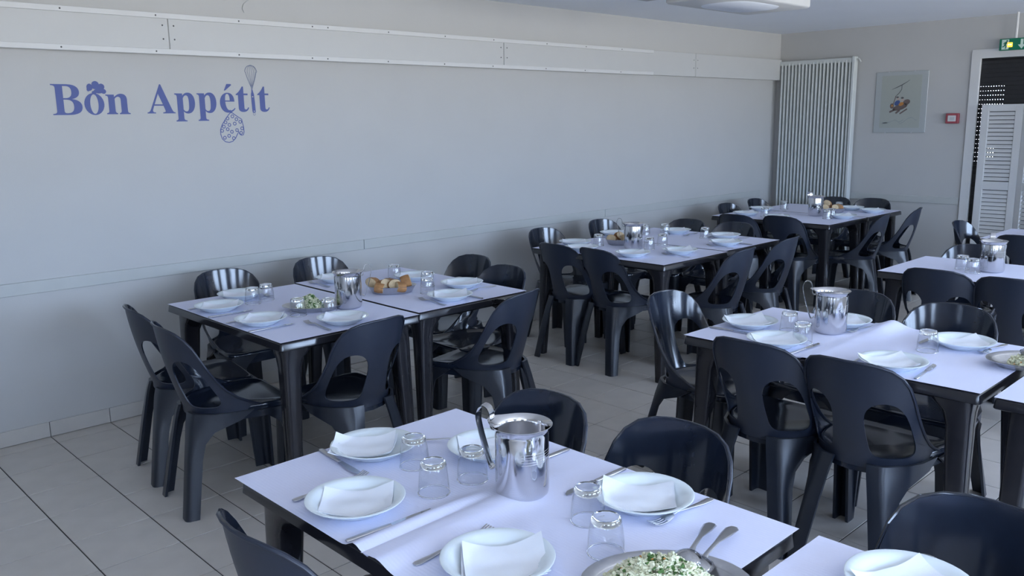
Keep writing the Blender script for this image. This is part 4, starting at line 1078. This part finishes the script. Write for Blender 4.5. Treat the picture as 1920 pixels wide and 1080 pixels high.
GLS = [
 (1.215, 1.628, 'upturned glass tumbler touching the farthest left plate of the foreground table'),
 (1.150, 1.470, 'upturned glass tumbler nearest the left corner plate of the foreground table'),
 (1.262, 1.462, 'upturned glass tumbler just left of the foreground jug'),
 (1.292, 1.122, 'upturned glass tumbler touching the plate before the large chair back'),
 (1.212, 1.005, 'upturned glass tumbler nearest the salad on the foreground table'),
 (1.975, 3.800, 'upturned glass beside the wall-side plate of the left wall table'),
 (1.885, 3.765, 'faint upturned glass left of another behind the left wall table plates'),
 (1.900, 3.370, 'upturned glass in front of the left salad dish, left one'),
 (1.995, 3.265, 'upturned glass in front of the left salad dish, right one'),
 (2.740, 3.790, 'upturned glass behind the bread on the left wall table'),
 (2.725, 3.480, 'upturned glass right of the bread dish, by the end plate'),
 (2.610, 3.335, 'upturned glass at the right end of the bread dish on the left wall table'),
 (4.430, 3.760, 'upturned glass left of the bread on the middle wall table'),
 (5.080, 3.860, 'upturned glass behind the jug of the middle wall table'),
 (4.720, 3.440, 'upturned glass right of the jug on the middle wall table'),
 (4.520, 3.400, 'upturned glass in front of the jug on the middle wall table'),
 (5.190, 3.760, 'upturned glass by the far right plate of the middle wall table'),
 (5.200, 3.420, 'upturned glass by the near right end plate of the middle wall table'),
 (2.975, 1.510, 'upturned glass over the left plate of the right-hand table'),
 (3.115, 1.640, 'upturned glass left of the jug handle on the right-hand table'),
 (3.170, 1.125, 'upturned glass in the middle of the right-hand table'),
 (7.350, 3.980, 'upturned glass in front of the radiator on the far corner table'),
 (6.860, 3.320, 'upturned glass in front of the jug on the far corner table, left one'),
 (6.960, 3.330, 'upturned glass in front of the jug on the far corner table, right one'),
 (7.520, 3.530, 'upturned glass right of the bread on the far corner table'),
 (6.690, 3.800, 'upturned glass between plates at the left of the far corner table'),
 (5.040, 1.640, 'upturned glass left of the jug on the far right table'),
 (4.960, 1.560, 'upturned glass nearest the chair back on the far right table'),
]
for x, y, lab in GLS: put(gl0, (x, y, CZ+0.0005), random.uniform(0, 6), lab, 'upturned glass tumblers')
JUG = [
 (1.292, 1.322, radians(112), 'large steel jug in the foreground with its handle raised on the left'),
 (2.155, 3.350, radians(-35), 'steel jug between salad and bread on the left wall table'),
 (4.480, 3.500, radians(130), 'steel jug beside the bread on the middle wall table'),
 (3.205, 1.512, radians(114), 'steel jug at the near end of the right-hand table'),
 (7.030, 3.510, radians(62), 'small-looking steel jug on the far corner table, before the radiator'),
 (5.070, 1.500, radians(22), 'steel jug on the far right table, before a chair back'),
]
for x, y, a, lab in JUG: put(jg0, (x, y, CZ), a, lab, 'steel water jugs')

# salad dishes
oval_dish('oval_dish', 'oval steel dish of green-topped salad at the bottom of the photo', 0.147, 0.107, 0.026, (1.165, 0.825, CZ), radians(-43), 0.020)
salad('white grated salad with chopped green herbs in the foreground oval dish', 0.116, 0.086, 0.072, (1.150, 0.830, CZ+0.006), radians(-43), 3200, 3, 0.75, (0.0, 0.02, 0.07))
oval_dish('oval_dish', 'oval steel dish of salad beside the jug on the left wall table', 0.135, 0.090, 0.022, (2.010, 3.430, CZ), radians(-40), 0.014)
salad('pale salad with green top on the left wall table', 0.062, 0.050, 0.066, (1.998, 3.435, CZ+0.006), radians(-40), 900, 5, 0.9, (0.01, 0.01, 0.04))
oval_dish('oval_dish', 'oval steel dish across the table gap at the right photo edge', 0.140, 0.095, 0.024, (3.205, 0.800, CZ+0.001), radians(-40), 0.018)
salad('pale salad in the dish at the right photo edge', 0.085, 0.058, 0.042, (3.215, 0.792, CZ+0.006), radians(-40), 900, 8, 0.2, (0.0, 0.0, 0.04))
o = lay(sp0, (1.447, 0.915), (1.173, 0.807), 'left of the two steel serving spoons leaning on the foreground salad dish', CZ+0.026); o.rotation_euler[1] = radians(-7.5); o.scale = (1.18, 1.18, 1.18)
o = lay(sp0, (1.466, 0.872), (1.176, 0.797), 'right of the two steel serving spoons leaning on the foreground salad dish', CZ+0.019); o.rotation_euler[1] = radians(-4.5); o.scale = (1.18, 1.18, 1.18)
o = lay(sp0, (3.065, 0.700), (3.215, 0.812), 'left steel serving spoon handle at the right photo edge dish', CZ+0.024); o.rotation_euler[1] = radians(-9)
o = lay(sp0, (3.095, 0.660), (3.235, 0.782), 'right steel serving spoon handle at the right photo edge dish', CZ+0.024); o.rotation_euler[1] = radians(-9)
# bread dishes
oval_dish('bread_dish', 'oval steel dish of bread on the left wall table', 0.130, 0.090, 0.036, (2.505, 3.490, CZ), radians(-40), 0.004)
bread_heap(2.505, 3.490, radians(-40), 0.13, 0.09, [
 (-0.72, 0.05, 0.052, 0.3, 0.1, 0.4, 'pale cut end of bread at the left of the dish'),
 (-0.30, -0.10, 0.042, 0.2, 0.4, 1.6, 'bread piece second from left'),
 (0.08, -0.15, 0.042, -0.2, 0.3, 1.2, 'bread piece in the middle of the dish'),
 (0.55, 0.0, 0.054, 0.8, -0.3, -0.6, 'golden bread end standing at the right'),
 (-0.10, 0.45, 0.040, 0.1, 0.2, 0.2, 'bread piece at the back of the dish'),
 (0.35, -0.50, 0.034, 0.2, 0.2, -0.3, 'bread piece at the front of the dish'),
 (-0.45, -0.50, 0.032, 0.0, 0.2, -0.8, 'low bread piece at the front left')], 'on the left wall table')
oval_dish('bread_dish', 'oval steel dish of bread behind the jug on the middle wall table', 0.125, 0.088, 0.036, (4.590, 3.680, CZ), radians(-35), 0.004)
bread_heap(4.590, 3.680, radians(-35), 0.125, 0.088, [
 (-0.60, 0.0, 0.044, 0.2, 0.2, 0.5, 'bread piece at the left of the dish'),
 (-0.15, 0.15, 0.056, 0.5, 0.3, 1.2, 'topmost brown bread piece'),
 (0.10, -0.35, 0.040, 0.1, 0.3, -0.5, 'pale bread piece at the front'),
 (0.50, 0.1, 0.046, 0.3, 0.2, 0.9, 'bread piece next to the jug')], 'on the middle wall table')
oval_dish('bread_dish', 'oval steel dish of bread on the far corner table', 0.128, 0.090, 0.036, (7.360, 3.520, CZ), radians(-40), 0.004)
bread_heap(7.360, 3.520, radians(-40), 0.128, 0.09, [
 (-0.50, 0.0, 0.046, 0.2, 0.2, 0.5, 'bread piece at the left of the dish'),
 (-0.30, 0.10, 0.082, 0.4, 0.2, 0.2, 'topmost bread piece'),
 (0.05, -0.25, 0.044, 0.1, 0.3, 1.0, 'bread piece at the front'),
 (0.50, 0.0, 0.046, 0.3, 0.2, -0.4, 'golden bread piece at the right')], 'on the far corner table')
